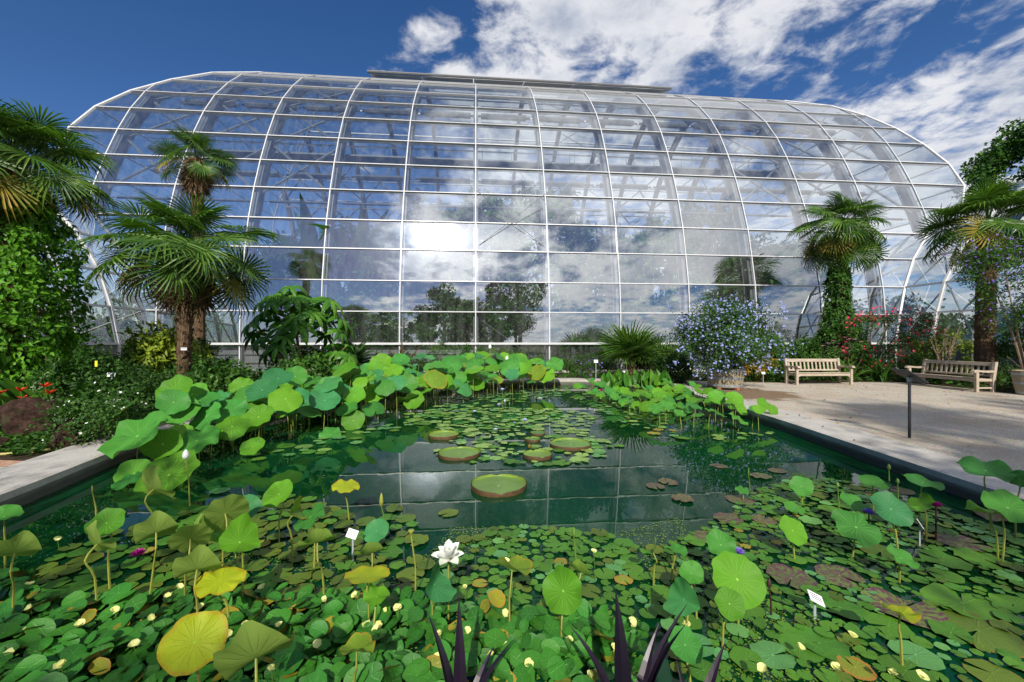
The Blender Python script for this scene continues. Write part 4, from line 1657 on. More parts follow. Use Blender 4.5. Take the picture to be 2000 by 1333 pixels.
# ------------------------------------------------------------------ shrubs and border plants
SH = [
    ('shrub', 'dark small-leaved shrub between the rocks and the front palm', (-7.9, 8.0, 0), 1.15, .8, 1.32, 'g_dark', 3600, .075, .04),
    ('shrub', 'loose dark shrub in front of the low wing', (-9.3, 10.2, 0), 1.5, .9, 1.3, 'g_mid', 3800, .09, .045),
    ('shrub', 'leafy shrub beside the broad palm trunk', (-6.4, 9.2, 0), .85, .7, 1.05, 'g_mid', 2400, .11, .07),
    ('shrub', 'leafy green shrub just behind the lotus by the palm', (-5.9, 11.2, 0), 1.1, .8, 1.15, 'g_mid', 2400, .13, .09),
    ('shrub', 'low leafy shrub behind the near lotus leaves', (-7.15, 7.6, 0), .8, .6, .82, 'g_dark', 2400, .09, .055),
    ('shrub', 'small-leaved bush with tiny white flowers at the pond rim', (-6.55, 6.5, 0), .55, .5, .72, 'g_mid', 2600, .05, .032),
    ('shrub', 'dark bush below the tall thin palm', (-10.8, 13.2, 0), 1.7, 1.0, 1.7, 'g_dark', 3000, .12, .06),
    ('shrub', 'dark bush at the foot of the climber', (-9.3, 8.9, 0), .5, .4, 1.0, 'g_dark', 1800, .1, .05),
    ('shrub', 'green bush under the rice-paper plant', (-6.9, 14.2, 0), 1.5, .8, 1.2, 'g_mid', 2600, .14, .09),
    ('shrub', 'low dark bush below the sword leaves', (-4.6, 16.6, 0), 1.5, .8, 1.05, 'g_dark', 2200, .1, .05),
    ('shrub', 'bushy green plant against the dark louvres', (-2.5, 18.3, 0), 1.4, .7, 1.5, 'g_mid', 2400, .12, .03),
    ('shrub', 'low green planting behind the far end of the lotus', (.6, 18.2, 0), 1.6, .7, .7, 'g_mid', 2000, .1, .04),
    ('shrub', 'green planting inside the clear bay by the post', (3.6, 19.2, 0), 1.4, .6, .9, 'g_mid', 1800, .12, .04),
    ('shrub', 'dark bush just behind the low fan palm', (5.9, 18.4, 0), 1.2, .7, 2.0, 'g_dark', 2400, .12, .05),
    ('shrub', 'dark bush beside the blue-flowered tub', (6.2, 15.6, 0), .8, .6, 1.15, 'g_dark', 2200, .1, .05),
    ('shrub', 'orange-tinted bush beside the first bench', (9.7, 16.6, 0), .75, .6, 1.45, 'g_orange', 2600, .1, .045),
    ('shrub', 'low dark hedge plant behind the seat of the first bench', (10.6, 16.3, 0), 1.3, .5, .8, 'g_mid', 2200, .08, .045),
    ('shrub', 'leafy bush behind the backrest of the first bench', (12.4, 17.3, 0), 1.3, .8, 1.55, 'g_mid', 3000, .12, .055),
    ('shrub', 'round leafy bush at the foot of the climber palm', (14.0, 17.9, 0), 1.25, .9, 2.2, 'g_mid', 3400, .13, .07),
    ('shrub', 'yellow-green bush behind the second bench', (17.2, 16.3, 0), 1.2, .9, 1.85, 'g_lime', 3200, .13, .055),
    ('shrub', 'dark leafy bush behind the end of the second bench', (17.2, 13.4, 0), 1.0, 1.3, 1.95, 'g_dark', 3600, .13, .045),
    ('shrub', 'dark bush behind the edge tub', (16.7, 11.7, 0), .9, .9, 1.6, 'g_dark', 2400, .13, .045),
    ('shrub', 'dark bush between oleander and second bench', (15.9, 15.7, 0), .8, .7, 1.1, 'g_dark', 2000, .11, .045),
    ('shrub', 'green bush in front of the glass, beside the first bench', (11.2, 18.6, 0), 1.1, .6, 1.9, 'g_mid', 2200, .13, .05),
    ('shrub', 'broad green bush before the low glass wing', (-13.3, 12.0, 0), 1.6, 1.0, 1.55, 'g_mid', 2800, .13, .06),
    ('shrub', 'low bush behind the canna leaves', (-9.0, 8.7, 0), .6, .4, .8, 'g_dark', 2200, .09, .05),
]
for k, (nm, lb, loc, rx, ry, h, mt, n, L, W) in enumerate(SH):
    fl = (MAT['white_fl'], 60, .018, 5) if 'tiny white' in lb else None
    shrub(nm, lb, 'shrub', loc, rx, ry, h, MAT[mt], int(n * 1.25), L, W, .03, 46, .24, None, 700 + k, fl)
shrub('fatsia', 'bright yellow-green lobed bush behind the dark shrubs', 'shrub', (-9.0, 10.6, 0), .75, .6, 1.85, MAT['g_lime'], 1900, .22, .085, .7, 40, .3, None, 90)
shrub('oleander', 'oleander bush covered in crimson flowers behind the benches', 'shrub', (15.1, 17.1, 0), 1.45, .9, 2.65, MAT['g_mid'], 4200, .15, .032, .1, 50, .35, None, 91, (MAT['red_fl'], 330, .055, 5))
shrub('oleander', 'tall oleander sprig with red flowers against the glass corner', 'shrub', (17.9, 18.0, 0), .9, .6, 2.75, MAT['g_dark'], 1600, .15, .035, 1.2, 30, .3, None, 92, (MAT['red_fl'], 90, .06, 5))
shrub('lavender_bush', 'small round bush with violet flowers beside the far pond rim', 'shrub', (3.25, 17.0, 0), .45, .42, .85, MAT['g_mid'], 2600, .06, .02, .02, 40, .12, None, 93, (MAT['violet_fl'], 60, .03, 5))
shrub('low_sedge', 'tawny low planting in front of the low fan palm', 'plant', (4.9, 17.1, 0), 1.0, .4, .5, MAT['g_bronze'], 1600, .12, .02, .02, 30, .15, None, 94)

# rice-paper plant with big lobed leaves
def palmate_mesh(rng, mat, lobes=8):
    V, Fs = [], []
    for k in range(lobes):
        a = R(-135 + 270 * k / (lobes - 1))
        L = 1.0 * (.72 + .28 * math.cos(a * .6)) * (1 + rng.normal(0, .05))
        d = np.array([math.cos(a), math.sin(a), 0])
        e = np.array([-math.sin(a), math.cos(a), 0])
        b0 = len(V)
        for s, w in ((0, .02), (.35, .20), (.62, .24), (.82, .15), (1.0, .01)):
            z = .12 * s - .62 * s * s * s
            c = d * L * s + np.array([0, 0, z])
            V += [tuple(c - e * w * .6 + np.array([0, 0, -w * .25])), tuple(c), tuple(c + e * w * .6 + np.array([0, 0, -w * .25]))]
        for i in range(4):
            o = b0 + i * 3
            Fs += [(o, o + 1, o + 4, o + 3), (o + 1, o + 2, o + 5, o + 4)]
    return mesh_np('leaf', np.array(V), Fs, mat)


PALMATE = [palmate_mesh(_rng, MAT['g_bright']), palmate_mesh(_rng, MAT['g_bright'], 7), palmate_mesh(_rng, MAT['g_mid'])]


def rice_paper(label, loc, h, spread, n, seed, s=.42):
    rng = np.random.default_rng(seed)
    root = empty('rice_paper_plant', loc, label, 'shrub', 'rice-paper plants')
    mb = MB()
    mb.tube([(.15, 0, 0), (.05, 0, h * .35), (-.05, 0, h * .62)], [.06, .05, .04], 6)
    for i in range(n):
        a = i * 2.4 + rng.normal(0, .2)
        t = (i + .5) / n
        rad = spread * math.sqrt(t) * (.8 + .3 * rng.random())
        z = h * (1.0 - .42 * t ** 1.6) + rng.normal(0, .06) * h
        c = Vector((rad * math.cos(a), rad * .7 * math.sin(a), z))
        j = Vector((-.05, 0, h * (.55 + .1 * rng.random())))
        mb.tube([j, j.lerp(c, .6) + Vector((0, 0, .08 * h)), c], [.018, .013, .009], 4)
        obj('leaf', PALMATE[rng.integers(0, 2) if t < .7 else rng.integers(0, 3)], root, M=Matrix.Translation(c) @ Matrix.Rotation(a, 4, 'Z') @ Matrix.Rotation(R(22) + t * .5, 4, 'Y') @ Matrix.Scale(s * (.75 + .4 * rng.random()), 4))
    mb.build('branches', MAT['twig'], root)
    return root


rice_paper('broad rice-paper plant with drooping lobed leaves before the glass', (-6.9, 13.2, 0), 3.05, 1.75, 34, 5, .62)
rice_paper('young rice-paper plant just behind the lotus, larger one', (-5.0, 11.8, 0), 1.5, .5, 7, 6, .5)
rice_paper('young rice-paper plant beside the broad palm trunk', (-6.8, 12.0, 0), 1.75, .5, 6, 7, .45)


def pinnate_mesh(rng, mat, n=26):
    V, Fs = [], []
    b = MB()
    P = []
    for i in range(9):
        t = i / 8
        P.append((t * .95, 0, .35 * t - .55 * t * t))
    b.tube(P, [.014 * (1 - .7 * i / 8) for i in range(9)], 4)
    V += b.v
    Fs += b.f
    for i in range(n):
        t = .12 + .86 * i / n
        c = np.array([t * .95, 0, .35 * t - .55 * t * t])
        for sg in (-1, 1):
            L = .24 * math.sin(math.pi * (.15 + .8 * t)) + .03
            d = np.array([.45, sg * .9, .18])
            d /= np.linalg.norm(d)
            w = .012
            b0 = len(V)
            V += [tuple(c + np.array([-w, 0, 0])), tuple(c + np.array([w, 0, 0])), tuple(c + d * L * .6 + np.array([w, 0, 0])), tuple(c + d * L + np.array([0, 0, -.03])), tuple(c + d * L * .6 + np.array([-w, 0, 0]))]
            Fs.append((b0, b0 + 1, b0 + 2, b0 + 3, b0 + 4))
    return mesh_np('frond', np.array(V), Fs, mat)


CYC = [pinnate_mesh(_rng, MAT['g_dark']), pinnate_mesh(_rng, MAT['g_mid'])]
root = empty('cycad', (-6.4, 16.3, 0), 'dark feathery cycad in front of the glass beside sword leaves', 'cycad')
mb = MB()
mb.tube([(0, 0, 0), (0, 0, .55)], [.16, .14], 8)
mb.build('trunk', MAT['palmbark'], root)
for i in range(28):
    t = i / 28
    obj('frond', CYC[i % 2], root, M=frond_matrix(i * 2.4, R(75 - 62 * t), rnd.uniform(-.2, .2), 1.35 * rnd.uniform(.85, 1.1), (0, 0, .5)))

strap_clump('sword_leaf_clump', 'bronze sword-leaved clump in front of the louvres', 'plant', (-4.75, 17.4, 0), MAT['g_bronze'], 22, 1.75, .07, 51, (55, 86), (.05, .35))
strap_clump('strap_leaf_clump', 'arching green strap leaves at the side of the first bench', 'plant', (13.3, 16.3, 0), MAT['blade'], 46, 1.25, .05, 52, (45, 85), (.6, 1.7))
strap_clump('strap_leaf_clump', 'dark strap leaves below the oleander', 'plant', (14.6, 16.2, 0), MAT['g_mid'], 44, 1.15, .05, 53, (55, 88), (.4, 1.4))
strap_clump('iris_clump', 'upright broad leaves behind the orange-tinted bush', 'plant', (11.0, 17.6, 0), MAT['g_mid'], 26, 1.7, .12, 54, (65, 88), (.1, .5))

# low fan palm
root = empty('fan_palm_bush', (4.95, 16.9, 0), 'low fan palm bush with stiff blue-green fans by the far rim', 'palm')
FB = [fan_blade(_rng, 1.0, .5, 34, R(150), .04, [MAT['frond'], MAT['stem']], .08, R(12)), fan_blade(_rng, 1.0, .6, 34, R(150), .08, [MAT['frond'], MAT['stem']], .06, R(20))]
palm_trunk(np.random.default_rng(3), .85, .15, .14).build('trunk', MAT['palmbark'], root)
for i in range(20):
    t = i / 20
    obj('frond', FB[i % 2], root, M=frond_matrix(i * 2.4 + 1.0, R(78 - 60 * t), rnd.uniform(-.9, .9), 1.18 * rnd.uniform(.85, 1.12), (0, 0, .8)))
root = empty('fan_palm_bush', (6.6, 17.4, 0), 'darker fan palm half hidden behind the low fan palm', 'palm')
for i in range(11):
    t = i / 11
    obj('frond', FB[i % 2], root, M=frond_matrix(i * 2.4, R(78 - 50 * t), rnd.uniform(-.5, .5), .95 * rnd.uniform(.85, 1.1), (0, 0, .4)))
palm_trunk(np.random.default_rng(4), .42, .13, .12).build('trunk', MAT['palmbark'], root)

# canna leaves and red day lilies in the near bed
def canna(label, loc, n, L, w, seed):
    rng = np.random.default_rng(seed)
    root = empty('canna', loc, label, 'plant', 'broad-leaved cannas')
    for i in range(n):
        mb = MB()
        strap(rng, L * (.7 + .4 * rng.random()), w * (.8 + .4 * rng.random()), rng.random() * 6.28, R(48 + 35 * rng.random()), .1 + .6 * rng.random(), mb, 8, rng.normal(0, .6), (rng.normal(0, .12), rng.normal(0, .12), .02))
        mb.build('leaf', MAT['g_bright'] if i % 3 else MAT['g_mid'], root)
    return root


canna('broad pointed canna leaves beside the climber', (-8.75, 7.5, 0), 13, 1.15, .24, 1)
canna('smaller canna leaves behind the red day lilies', (-8.0, 7.65, 0), 9, .95, .2, 2)
strap_clump('day_lily_clump', 'thin-leaved day lily clump behind the big rock', 'plant', (-8.6, 7.25, 0), MAT['blade'], 70, .75, .016, 55, (55, 88), (.2, 1.1), None, .25)
for k, (x, y) in enumerate(((40, 765), (88, 757), (97, 770), (45, 782), (2, 770))):
    c = dp(x, y, 6.9)
    root = empty('day_lily', (c[0], c[1] + .05, 0), ['scarlet day lily, second from the picture edge', 'scarlet day lily, upper of two close together', 'scarlet day lily, lower of two close together', 'low scarlet day lily just above the big rock', 'scarlet day lily cut by the picture edge'][k], 'flower', 'scarlet day lilies')
    pm = petal_mesh('petal', .12, .045, MAT['fire_fl'], .2, .1)
    for i in range(6):
        obj('petal', pm, root, M=frond_matrix(i * 1.047 + k, R(25 + 12 * (i % 2)), 0, 1, (0, -.05, c[2])))
    mb = MB()
    mb.tube([(0, .02, 0), (0, 0, c[2] * .6), (0, -.05, c[2])], .006, 4)
    mb.build('stalk', MAT['stem'], root)
for k in range(9):
    c = dp(1610 + k * 9 + rnd.uniform(-4, 4), 668 + rnd.uniform(-8, 10), 16.6)
    root = empty('pink_lily', (c[0], c[1], 0), 'slender pink lily flowering behind the first bench', 'flower', 'pink lilies behind the first bench')
    pm = petal_mesh('petal', .10, .04, MAT['pink_fl'], .2, .2)
    for i in range(6):
        obj('petal', pm, root, M=frond_matrix(i * 1.047 + k, R(20), 0, 1, (0, 0, c[2])))
    mb = MB()
    mb.tube([(rnd.uniform(-.1, .1), 0, 0), (0, 0, c[2])], .008, 4)
    mb.build('stalk', MAT['stem_d'], root)


def ground_cover(name, label, poly, n, L, W, mat, h, seed):
    rng = np.random.default_rng(seed)
    xs, ys = [p[0] for p in poly], [p[1] for p in poly]
    P = []
    while len(P) < n:
        x, y = rng.uniform(min(xs), max(xs)), rng.uniform(min(ys), max(ys))
        if in_poly(x, y, poly):
            P.append((x, y, .01 + h * rng.random() ** 1.5 * (.5 + .5 * math.sin(x * 5.1) * math.sin(y * 4.3))))
    P = np.array(P)
    P[:, 2] = np.maximum(P[:, 2], .012)
    D = rng.normal(0, 1, (n, 3)) * np.array([1, 1, .3]) + np.array([0, -.2, .35])
    V, Fa = leaves_np(P, D, L * (.6 + .8 * rng.random(n)), W * (.7 + .6 * rng.random(n)), rng, .2, .1)
    return tag(obj(name, mesh_np(name, V, Fa, mat)), label, 'ground cover', None, 'stuff')


ground_cover('ground_cover', 'low broad leaves covering the bed in front of the rocks', [(-9.8, 5.75), (-6.7, 5.65), (-6.6, 6.9), (-7.6, 8.0), (-10, 8.0)], 3800, .085, .06, MAT['g_mid'], .16, 1)
ground_cover('bed_undergrowth', 'mixed low greenery filling the bed before the glasshouse', [(-14, 9), (-7, 8.2), (-6.7, 10), (-5.6, 12.6), (-3.2, 15.6), (-.2, 17.2), (5, 17.3), (8.2, 16.4), (8.2, 19.5), (-14, 18.5)], 7500, .16, .08, MAT['g_mid'], .35, 2)
ground_cover('border_undergrowth', 'mixed low greenery along the gravel behind the benches', [(8.4, 16.2), (15.2, 16.0), (15.7, 11.4), (22, 11), (22, 19.5), (8.4, 19.5)], 6500, .15, .07, MAT['g_mid'], .3, 3)

# the violet-flowered tree at the edge, bare twiggy shrub below it
rng = np.random.default_rng(88)
root = empty('violet_flowered_tree', (16.0, 12.7, 0), 'small tree with arching branches and violet flowers above the second bench', 'tree')
me_, P, D, C = foliage_mesh('crown', rng, 9000, 1.75, 1.6, 1.45, 60, .42, .085, .045, MAT['g_mid'], 3.55, .5)
obj('crown', me_, root)
V, Fa = petals_np(P[rng.choice(len(P), 620)] + rng.normal(0, .05, (620, 3)) + np.array([-.04, -.08, .03]), rng, .032, 5)
obj('blossoms', mesh_np('blossoms', V, Fa, MAT['violet_fl']), root)
mb = MB()
for i in range(6):
    cc = C[rng.integers(0, len(C))]
    mb.tube([(rng.normal(0, .06), rng.normal(0, .06), 0), (cc[0] * .3, cc[1] * .3, 1.6), (cc[0] * .8, cc[1] * .8, 3.5 + cc[2] * .8)], [.04, .03, .01], 5)
mb.build('trunk', MAT['twig'], root)
root = empty('twiggy_shrub', (15.7, 14.9, 0), 'nearly bare pale twiggy shrub beside the palm trunk', 'shrub')
mb = MB()
for i in range(9):
    a = i * 2.4
    p1 = Vector((.15 * math.cos(a), .15 * math.sin(a), .9 + .2 * rnd.random()))
    p2 = Vector((.5 * math.cos(a) + rnd.uniform(-.1, .1), .3 * math.sin(a), 1.7 + .7 * rnd.random()))
    mb.tube([(0, 0, 0), p1, p2], [.025, .018, .006], 5)
    mb.tube([p1, p1.lerp(p2, .4) + Vector((rnd.uniform(-.3, .3), rnd.uniform(-.2, .2), .25))], [.012, .004], 4)
mb.build('branches', MAT['twig'], root)

# ------------------------------------------------------------------ rocks, hose
def rock(label, loc, sx, sy, sz, seed):
    rng = np.random.default_rng(seed)
    b = bmesh.new()
    bmesh.ops.create_icosphere(b, subdivisions=4, radius=1.0)
    from mathutils import noise as mn
    pl = unit(rng.normal(0, 1, (9, 3)))
    dd = .62 + .3 * rng.random(9)
    for v in b.verts:
        p = np.array(v.co)
        for q, d in zip(pl, dd):
            e = p @ q - d
            if e > 0:
                p = p - q * e * .85
        k = 1 + .10 * mn.noise(Vector(p) * 3.1 + Vector((seed, 0, 0))) + .05 * mn.noise(Vector(p) * 9.0)
        v.co = Vector((p[0] * sx * k, p[1] * sy * k, max(p[2], -.35) * sz * k))
    m_ = bpy.data.meshes.new('rock')
    b.to_mesh(m_)
    b.free()
    m_.materials.append(MAT['rock'])
    return tag(obj('rock', m_, None, loc), label, 'rock', 'lava rocks in the near bed')


rock('large dark reddish-brown rock in the near bed', (-8.15, 7.0, .18), .62, .4, .5, 3)
rock('smaller brown rock beside the pond rim', (-6.72, 6.2, .1), .26, .22, .3, 5)
rock('small dark stone half hidden by low leaves', (-7.7, 6.05, .05), .24, .16, .16, 8)
mb = MB()
mb.tube(catmull([(-10.5, 5.75, .022), (-8.6, 5.72, .022), (-7.6, 5.68, .022), (-6.95, 5.75, .022), (-6.75, 5.95, .022), (-6.85, 6.3, .022)], 6, False), .02, 6)
tag(mb.build('garden_hose', MAT['hose'], None, True), 'yellow garden hose lying along the near bed edge', 'hose')

# ------------------------------------------------------------------ benches
def bench(label, loc, rz, W=2.15):
    root = empty('park_bench', loc, label, 'bench', 'weathered wooden benches', rz)
    wm = MAT['wood']

    def bx(name, c, s, bev=.006, Mx=None):
        mb = MB()
        mb.box((0, 0, 0), s, 0, bev)
        M = Matrix.Translation(c) @ (Mx if Mx is not None else Matrix.Identity(4))
        return obj(name, mb.mesh(name, wm), root, M=M)

    tl = R(9)
    for sx in (-1, 1):
        x = sx * (W / 2 - .045)
        bx('leg', (x, -.27, .315), (.085, .085, .63))
        # back post with a rounded head, raked above the seat
        mb = MB()
        mb.bar([(x, .24, 0), (x, .24, .42), (x, .30, .80), (x, .315, .90), (x, .32, .945)], (1, 0, 0), .085, -.042, .042)
        mb.build('back_post', wm, root)
        mb = MB()
        mb.bar([(x, .26, .645), (x, .05, .635), (x, -.16, .648), (x, -.30, .662), (x, -.355, .648), (x, -.365, .615)], (1, 0, 0), .105, -.035, .025)
        mb.build('armrest', wm, root)
        bx('side_rail', (x, -.015, .375), (.045, .43, .085))
        bx('stretcher', (x, -.015, .13), (.04, .43, .05))
        # curved bracket under the apron
        mb = MB()
        mb.add([(x - sx * .045, -.285, .33), (x - sx * .16, -.285, .33), (x - sx * .07, -.285, .29), (x - sx * .045, -.285, .22),
                (x - sx * .045, -.255, .33), (x - sx * .16, -.255, .33), (x - sx * .07, -.255, .29), (x - sx * .045, -.255, .22)],
               [(0, 1, 2, 3), (7, 6, 5, 4), (0, 4, 5, 1), (1, 5, 6, 2), (2, 6, 7, 3), (3, 7, 4, 0)])
        mb.build('bracket', wm, root)
    bx('apron', (0, -.27, .365), (W - .17, .035, .085))
    bx('rear_rail', (0, .235, .375), (W - .17, .04, .085))
    for k in range(5):
        bx('seat_slat', (0, -.245 + k * .112, .432 - .012 * k), (W - .06, .092, .024))
    bx('top_rail', (0, .305, .865), (W - .17, .045, .12), .01, Matrix.Rotation(-tl, 4, 'X'))
    bx('bottom_rail', (0, .255, .505), (W - .17, .04, .06), .006, Matrix.Rotation(-tl, 4, 'X'))
    ns = 13
    for k in range(ns):
        x = -W / 2 + .16 + (W - .32) * k / (ns - 1)
        bx('back_slat', (x, .28, .672), (.062, .018, .33), .004, Matrix.Rotation(-tl, 4, 'X'))
    return root


bench('weathered wooden bench facing the camera near the blue-flowered tub', (11.36, 15.2, .004), R(3))
bench('weathered wooden bench seen at an angle behind the info board', (14.75, 13.85, .004), R(-90), 2.25)

# ------------------------------------------------------------------ tubs
def tub(label, loc, r0, r1, h, seed, nst=26):
    root = empty('wooden_tub', loc, label, 'planter', 'oak barrel tubs')
    for k in range(nst):
        g0, g1 = 2 * math.pi * k / nst + .006, 2 * math.pi * (k + 1) / nst - .006
        V, zs = [], (0, h * .35, h * .7, h)
        rs = (r0, r0 + (r1 - r0) * .55, r0 + (r1 - r0) * .9, r1)
        for z, r_ in zip(zs, rs):
            for rr in (r_, r_ - .035):
                for g in (g0, g1):
                    V.append((rr * math.cos(g), rr * math.sin(g), z))
        Fs = []
        for i in range(3):
            o = i * 4
            Fs += [(o, o + 1, o + 5, o + 4), (o + 3, o + 2, o + 6, o + 7), (o + 1, o + 3, o + 7, o + 5), (o + 2, o, o + 4, o + 6)]
        Fs += [(12, 13, 15, 14), (2, 3, 1, 0)]
        obj('stave', mesh_np('stave', np.array(V), Fs, MAT['oak']), root)
    for t in (.06, .45, .82):
        r_ = float(np.interp(t, (0, .35, .7, 1), (r0, r0 + (r1 - r0) * .55, r0 + (r1 - r0) * .9, r1)))
        mb = MB()
        mb.lathe([(r_ + .004, t * h), (r_ + .012, t * h), (r_ + .014, t * h + .06), (r_ + .004, t * h + .06)], 40)
        mb.build('hoop', MAT['hoop'], root)
    mb = MB()
    mb.lathe([(.01, h * .9), (r1 - .03, h * .9)], 26)
    mb.build('soil', MAT['soil'], root)
    return root


TUBX, TUBY = 7.15, 13.75
for k, a in enumerate((-2.4, -1.2, .1, 1.3, 2.5)):
    mb = MB()
    mb.box((0, 0, .035), (.22, .11, .07), 0, .006)
    tag(mb.build('brick', MAT['brickfoot'], None, loc=(TUBX + .42 * math.cos(a), TUBY + .42 * math.sin(a), .004), rot=(0, 0, a)), 'red brick laid under the blue-flowered tub', 'brick', 'bricks under the tub')
tub('oak barrel tub holding the blue-flowered bush', (TUBX, TUBY, .075), .50, .58, .62, 1)
tub('pale wooden tub cut off by the picture edge', (15.4, 12.05, .004), .36, .46, .72, 2)
rng = np.random.default_rng(17)
root = empty('plumbago', (TUBX, TUBY, .64), 'big rounded bush covered in pale blue flowers in the tub', 'shrub')
me_, P, D, C = foliage_mesh('foliage', rng, 16000, 1.5, 1.4, 1.10, 110, .38, .095, .042, MAT['g_mid'], 1.12, .5, -.82)
keep = None
obj('foliage', me_, root)
sel = rng.choice(len(P), 2500)
ctr = np.array([0, 0, 1.0])
Q = P[sel] + unit(P[sel] - ctr) * (.07 + .07 * rng.random((2500, 1)))
k3 = rng.normal(0, .035, (2500, 3))
V, Fa = petals_np(Q + k3, rng, .034 * (.8 + .5 * rng.random(2500)), 5)
obj('blossoms', mesh_np('blossoms', V, Fa, MAT['blue_fl']), root)
# hanging and upright sprays
SP, SD, FP = [], [], []
for i in range(46):
    a = rng.random() * 2 * np.pi
    el = rng.random()
    p = np.array([1.45 * math.cos(a), 1.25 * math.sin(a), .3 + 1.5 * el])
    d = np.array([math.cos(a) * .6, math.sin(a) * .6, .9 if el > .45 else -.75])
    for s in np.linspace(0, .55, 14):
        q = p + d * s + rng.normal(0, .03, 3)
        SP.append(q)
        SD.append(rng.normal(0, 1, 3))
    FP += [p + d * .55 + rng.normal(0, .05, 3) for _ in range(6)]
V, Fa = leaves_np(np.array(SP), np.array(SD), .07, .028, rng)
obj('sprays', mesh_np('sprays', V, Fa, MAT['g_mid']), root)
V, Fa = petals_np(np.array(FP), rng, .034, 5)
obj('spray_blossoms', mesh_np('spray_blossoms', V, Fa, MAT['blue_fl']), root)
mb = MB()
stems(mb, rng, .98, 1.6, C, 16, .02, -.1)
mb.build('stems', MAT['bark'], root)

# ------------------------------------------------------------------ info board
bx_, by_, _ = gp(1768, 855, .05)
root = empty('info_board', (6.55, 6.75, .045), 'slim black info board on a post beside the pond rim', 'sign')
mb = MB()
mb.tube([(0, 0, -.045), (0, 0, .9)], .021, 10)
mb.build('post', MAT['black'], root, True)
mb = MB()
mb.box((.0, 0, .98), (.40, .30, .022), 0, .004, Matrix.Rotation(R(32), 4, 'Y'))
board = mb.build('board', MAT['black'], root)
mb = MB()
mb.box((.011, 0, .9925), (.36, .26, .004), 0, 0, Matrix.Rotation(R(32), 4, 'Y'))
mb.build('printed_face', MAT['info'], board)
mb = MB()
mb.box((0, 0, .925), (.06, .05, .07), 0, .004)
mb.build('bracket', MAT['stake'], root)


# ------------------------------------------------------------------ plant labels
def plant_label(label, c, w, h, nrm, z0, spin=0.0, lines=3, stake=True, tall=None):
    """White label plate at c facing nrm, on a flat stake."""
    c = Vector(c)
    root = empty('plant_label', (c.x, c.y, z0), label, 'label', 'white plant labels')
    e = c - Vector((c.x, c.y, z0))
    q = Vector(nrm).normalized().to_track_quat('Z', 'Y').to_matrix().to_4x4() @ Matrix.Rotation(spin, 4, 'Z')
    mb = MB()
    mb.box((0, 0, 0), (w, h, .004))
    plate = obj('plate', mb.mesh('plate', MAT['label']), root, M=Matrix.Translation(e) @ q)
    mb = MB()
    y = h * .3
    for i in range(lines):
        x = -w * .38
        while x < w * (.36 if i else .1):
            l_ = rnd.uniform(.04, .11) * w
            mb.box((x + l_ / 2, y, .0032), (l_, h * .085, .001))
            x += l_ + .035 * w
        y -= h * .2
    obj('lettering', mb.mesh('lettering', MAT['ink']), plate)
    if stake:
        mb = MB()
        mb.bar([(0, .012, 0), (0, .012, e.z * .7), (0, .012, e.z)], (1, 0, 0), w * .16, -.002, .002)
        mb.build('stake', MAT['stake'], root)
    return root


plant_label('white label on a grey stake between the two rocks', dp(118, 821, 6.35), .165, .065, (.1, -.6, 1), 0.0)
plant_label('white label in the dark shrub, upper of two', dp(217, 732, 7.9), .15, .08, (.1, -1, .3), .0)
plant_label('tilted grey label above the lotus leaves, lower of two', dp(220, 784, 6.9), .17, .11, (.2, -.6, 1), .0, -.2)
plant_label('small white label on the broad palm trunk', (-7.475, 9.33, 1.42), .105, .062, (.62, -.78, 0), .0, 0, 2, False)
plant_label('white label beside the first bench', dp(1491, 729, 14.7), .12, .085, (0, -1, .5), .0)
plant_label('white label above the violet-flowered round bush', dp(1164, 706, 16.4), .16, .12, (0, -1, .5), .0)
plant_label('white label in front of the low fan palm', dp(1219, 728, 15.9), .16, .1, (0, -1, .6), .0)
plant_label('white label by the far end of the lotus', dp(1055, 721, 17.1), .14, .1, (0, -1, .5), .0)
plant_label('large white label standing in the near water among lotus', gp(688, 1043, .05), .088, .066, (-.05, -1, .55), ZW - .05, -.25)
plant_label('leaning white label beside the mottled lily pads', gp(1594, 1169, -.04), .105, .068, (.5, -.7, .9), ZW - .05, -.75)
plant_label('narrow leaning label below the magenta lily', gp(1799, 1026, .02), .085, .085, (.9, -.6, .6), ZW - .05, -.6)
mb = MB()
mb.box((0, 0, 0), (.05, .012, .11), 0, .004)
tag(mb.build('yellow_tag', MAT['yellow_tag'], None, loc=dp(188, 711, 7.6)), 'small yellow tag hanging in the dark shrub', 'tag')

# ------------------------------------------------------------------ woodland beyond the glasshouse
rng = np.random.default_rng(71)
n = 26000
ax = rng.uniform(-85, 95, n)
top = 5.5 + 2.2 * np.sin(ax * .21) + 1.6 * np.sin(ax * .57 + 1) + 1.0 * np.sin(ax * 1.3)
Pw = np.stack([ax, 66 + rng.normal(0, 2.5, n) + .09 * ax, top * rng.random(n) ** .7], 1)
V, Fa = leaves_np(Pw, rng.normal(0, 1, (n, 3)) + np.array([0, -.3, 0]), .9, .55, rng, .2, .1, np.tile(np.array([0, -.8, .6]), (n, 1)))
tag(obj('treeline', mesh_np('treeline', V, Fa, MAT['g_dark'])), 'far line of dark trees seen through the glasshouse', 'treeline', None, 'stuff')

# ------------------------------------------------------------------ life on the pond: lotus
def scatter(poly, n, dmin, seed, tries=40):
    rng = random.Random(seed)
    xs, ys = [p[0] for p in poly], [p[1] for p in poly]
    out = []
    for _ in range(n * tries):
        if len(out) >= n:
            break
        x, y = rng.uniform(min(xs), max(xs)), rng.uniform(min(ys), max(ys))
        if in_poly(x, y, poly) and all((x - a) ** 2 + (y - b) ** 2 > dmin * dmin for a, b in out):
            out.append((x, y))
    return out


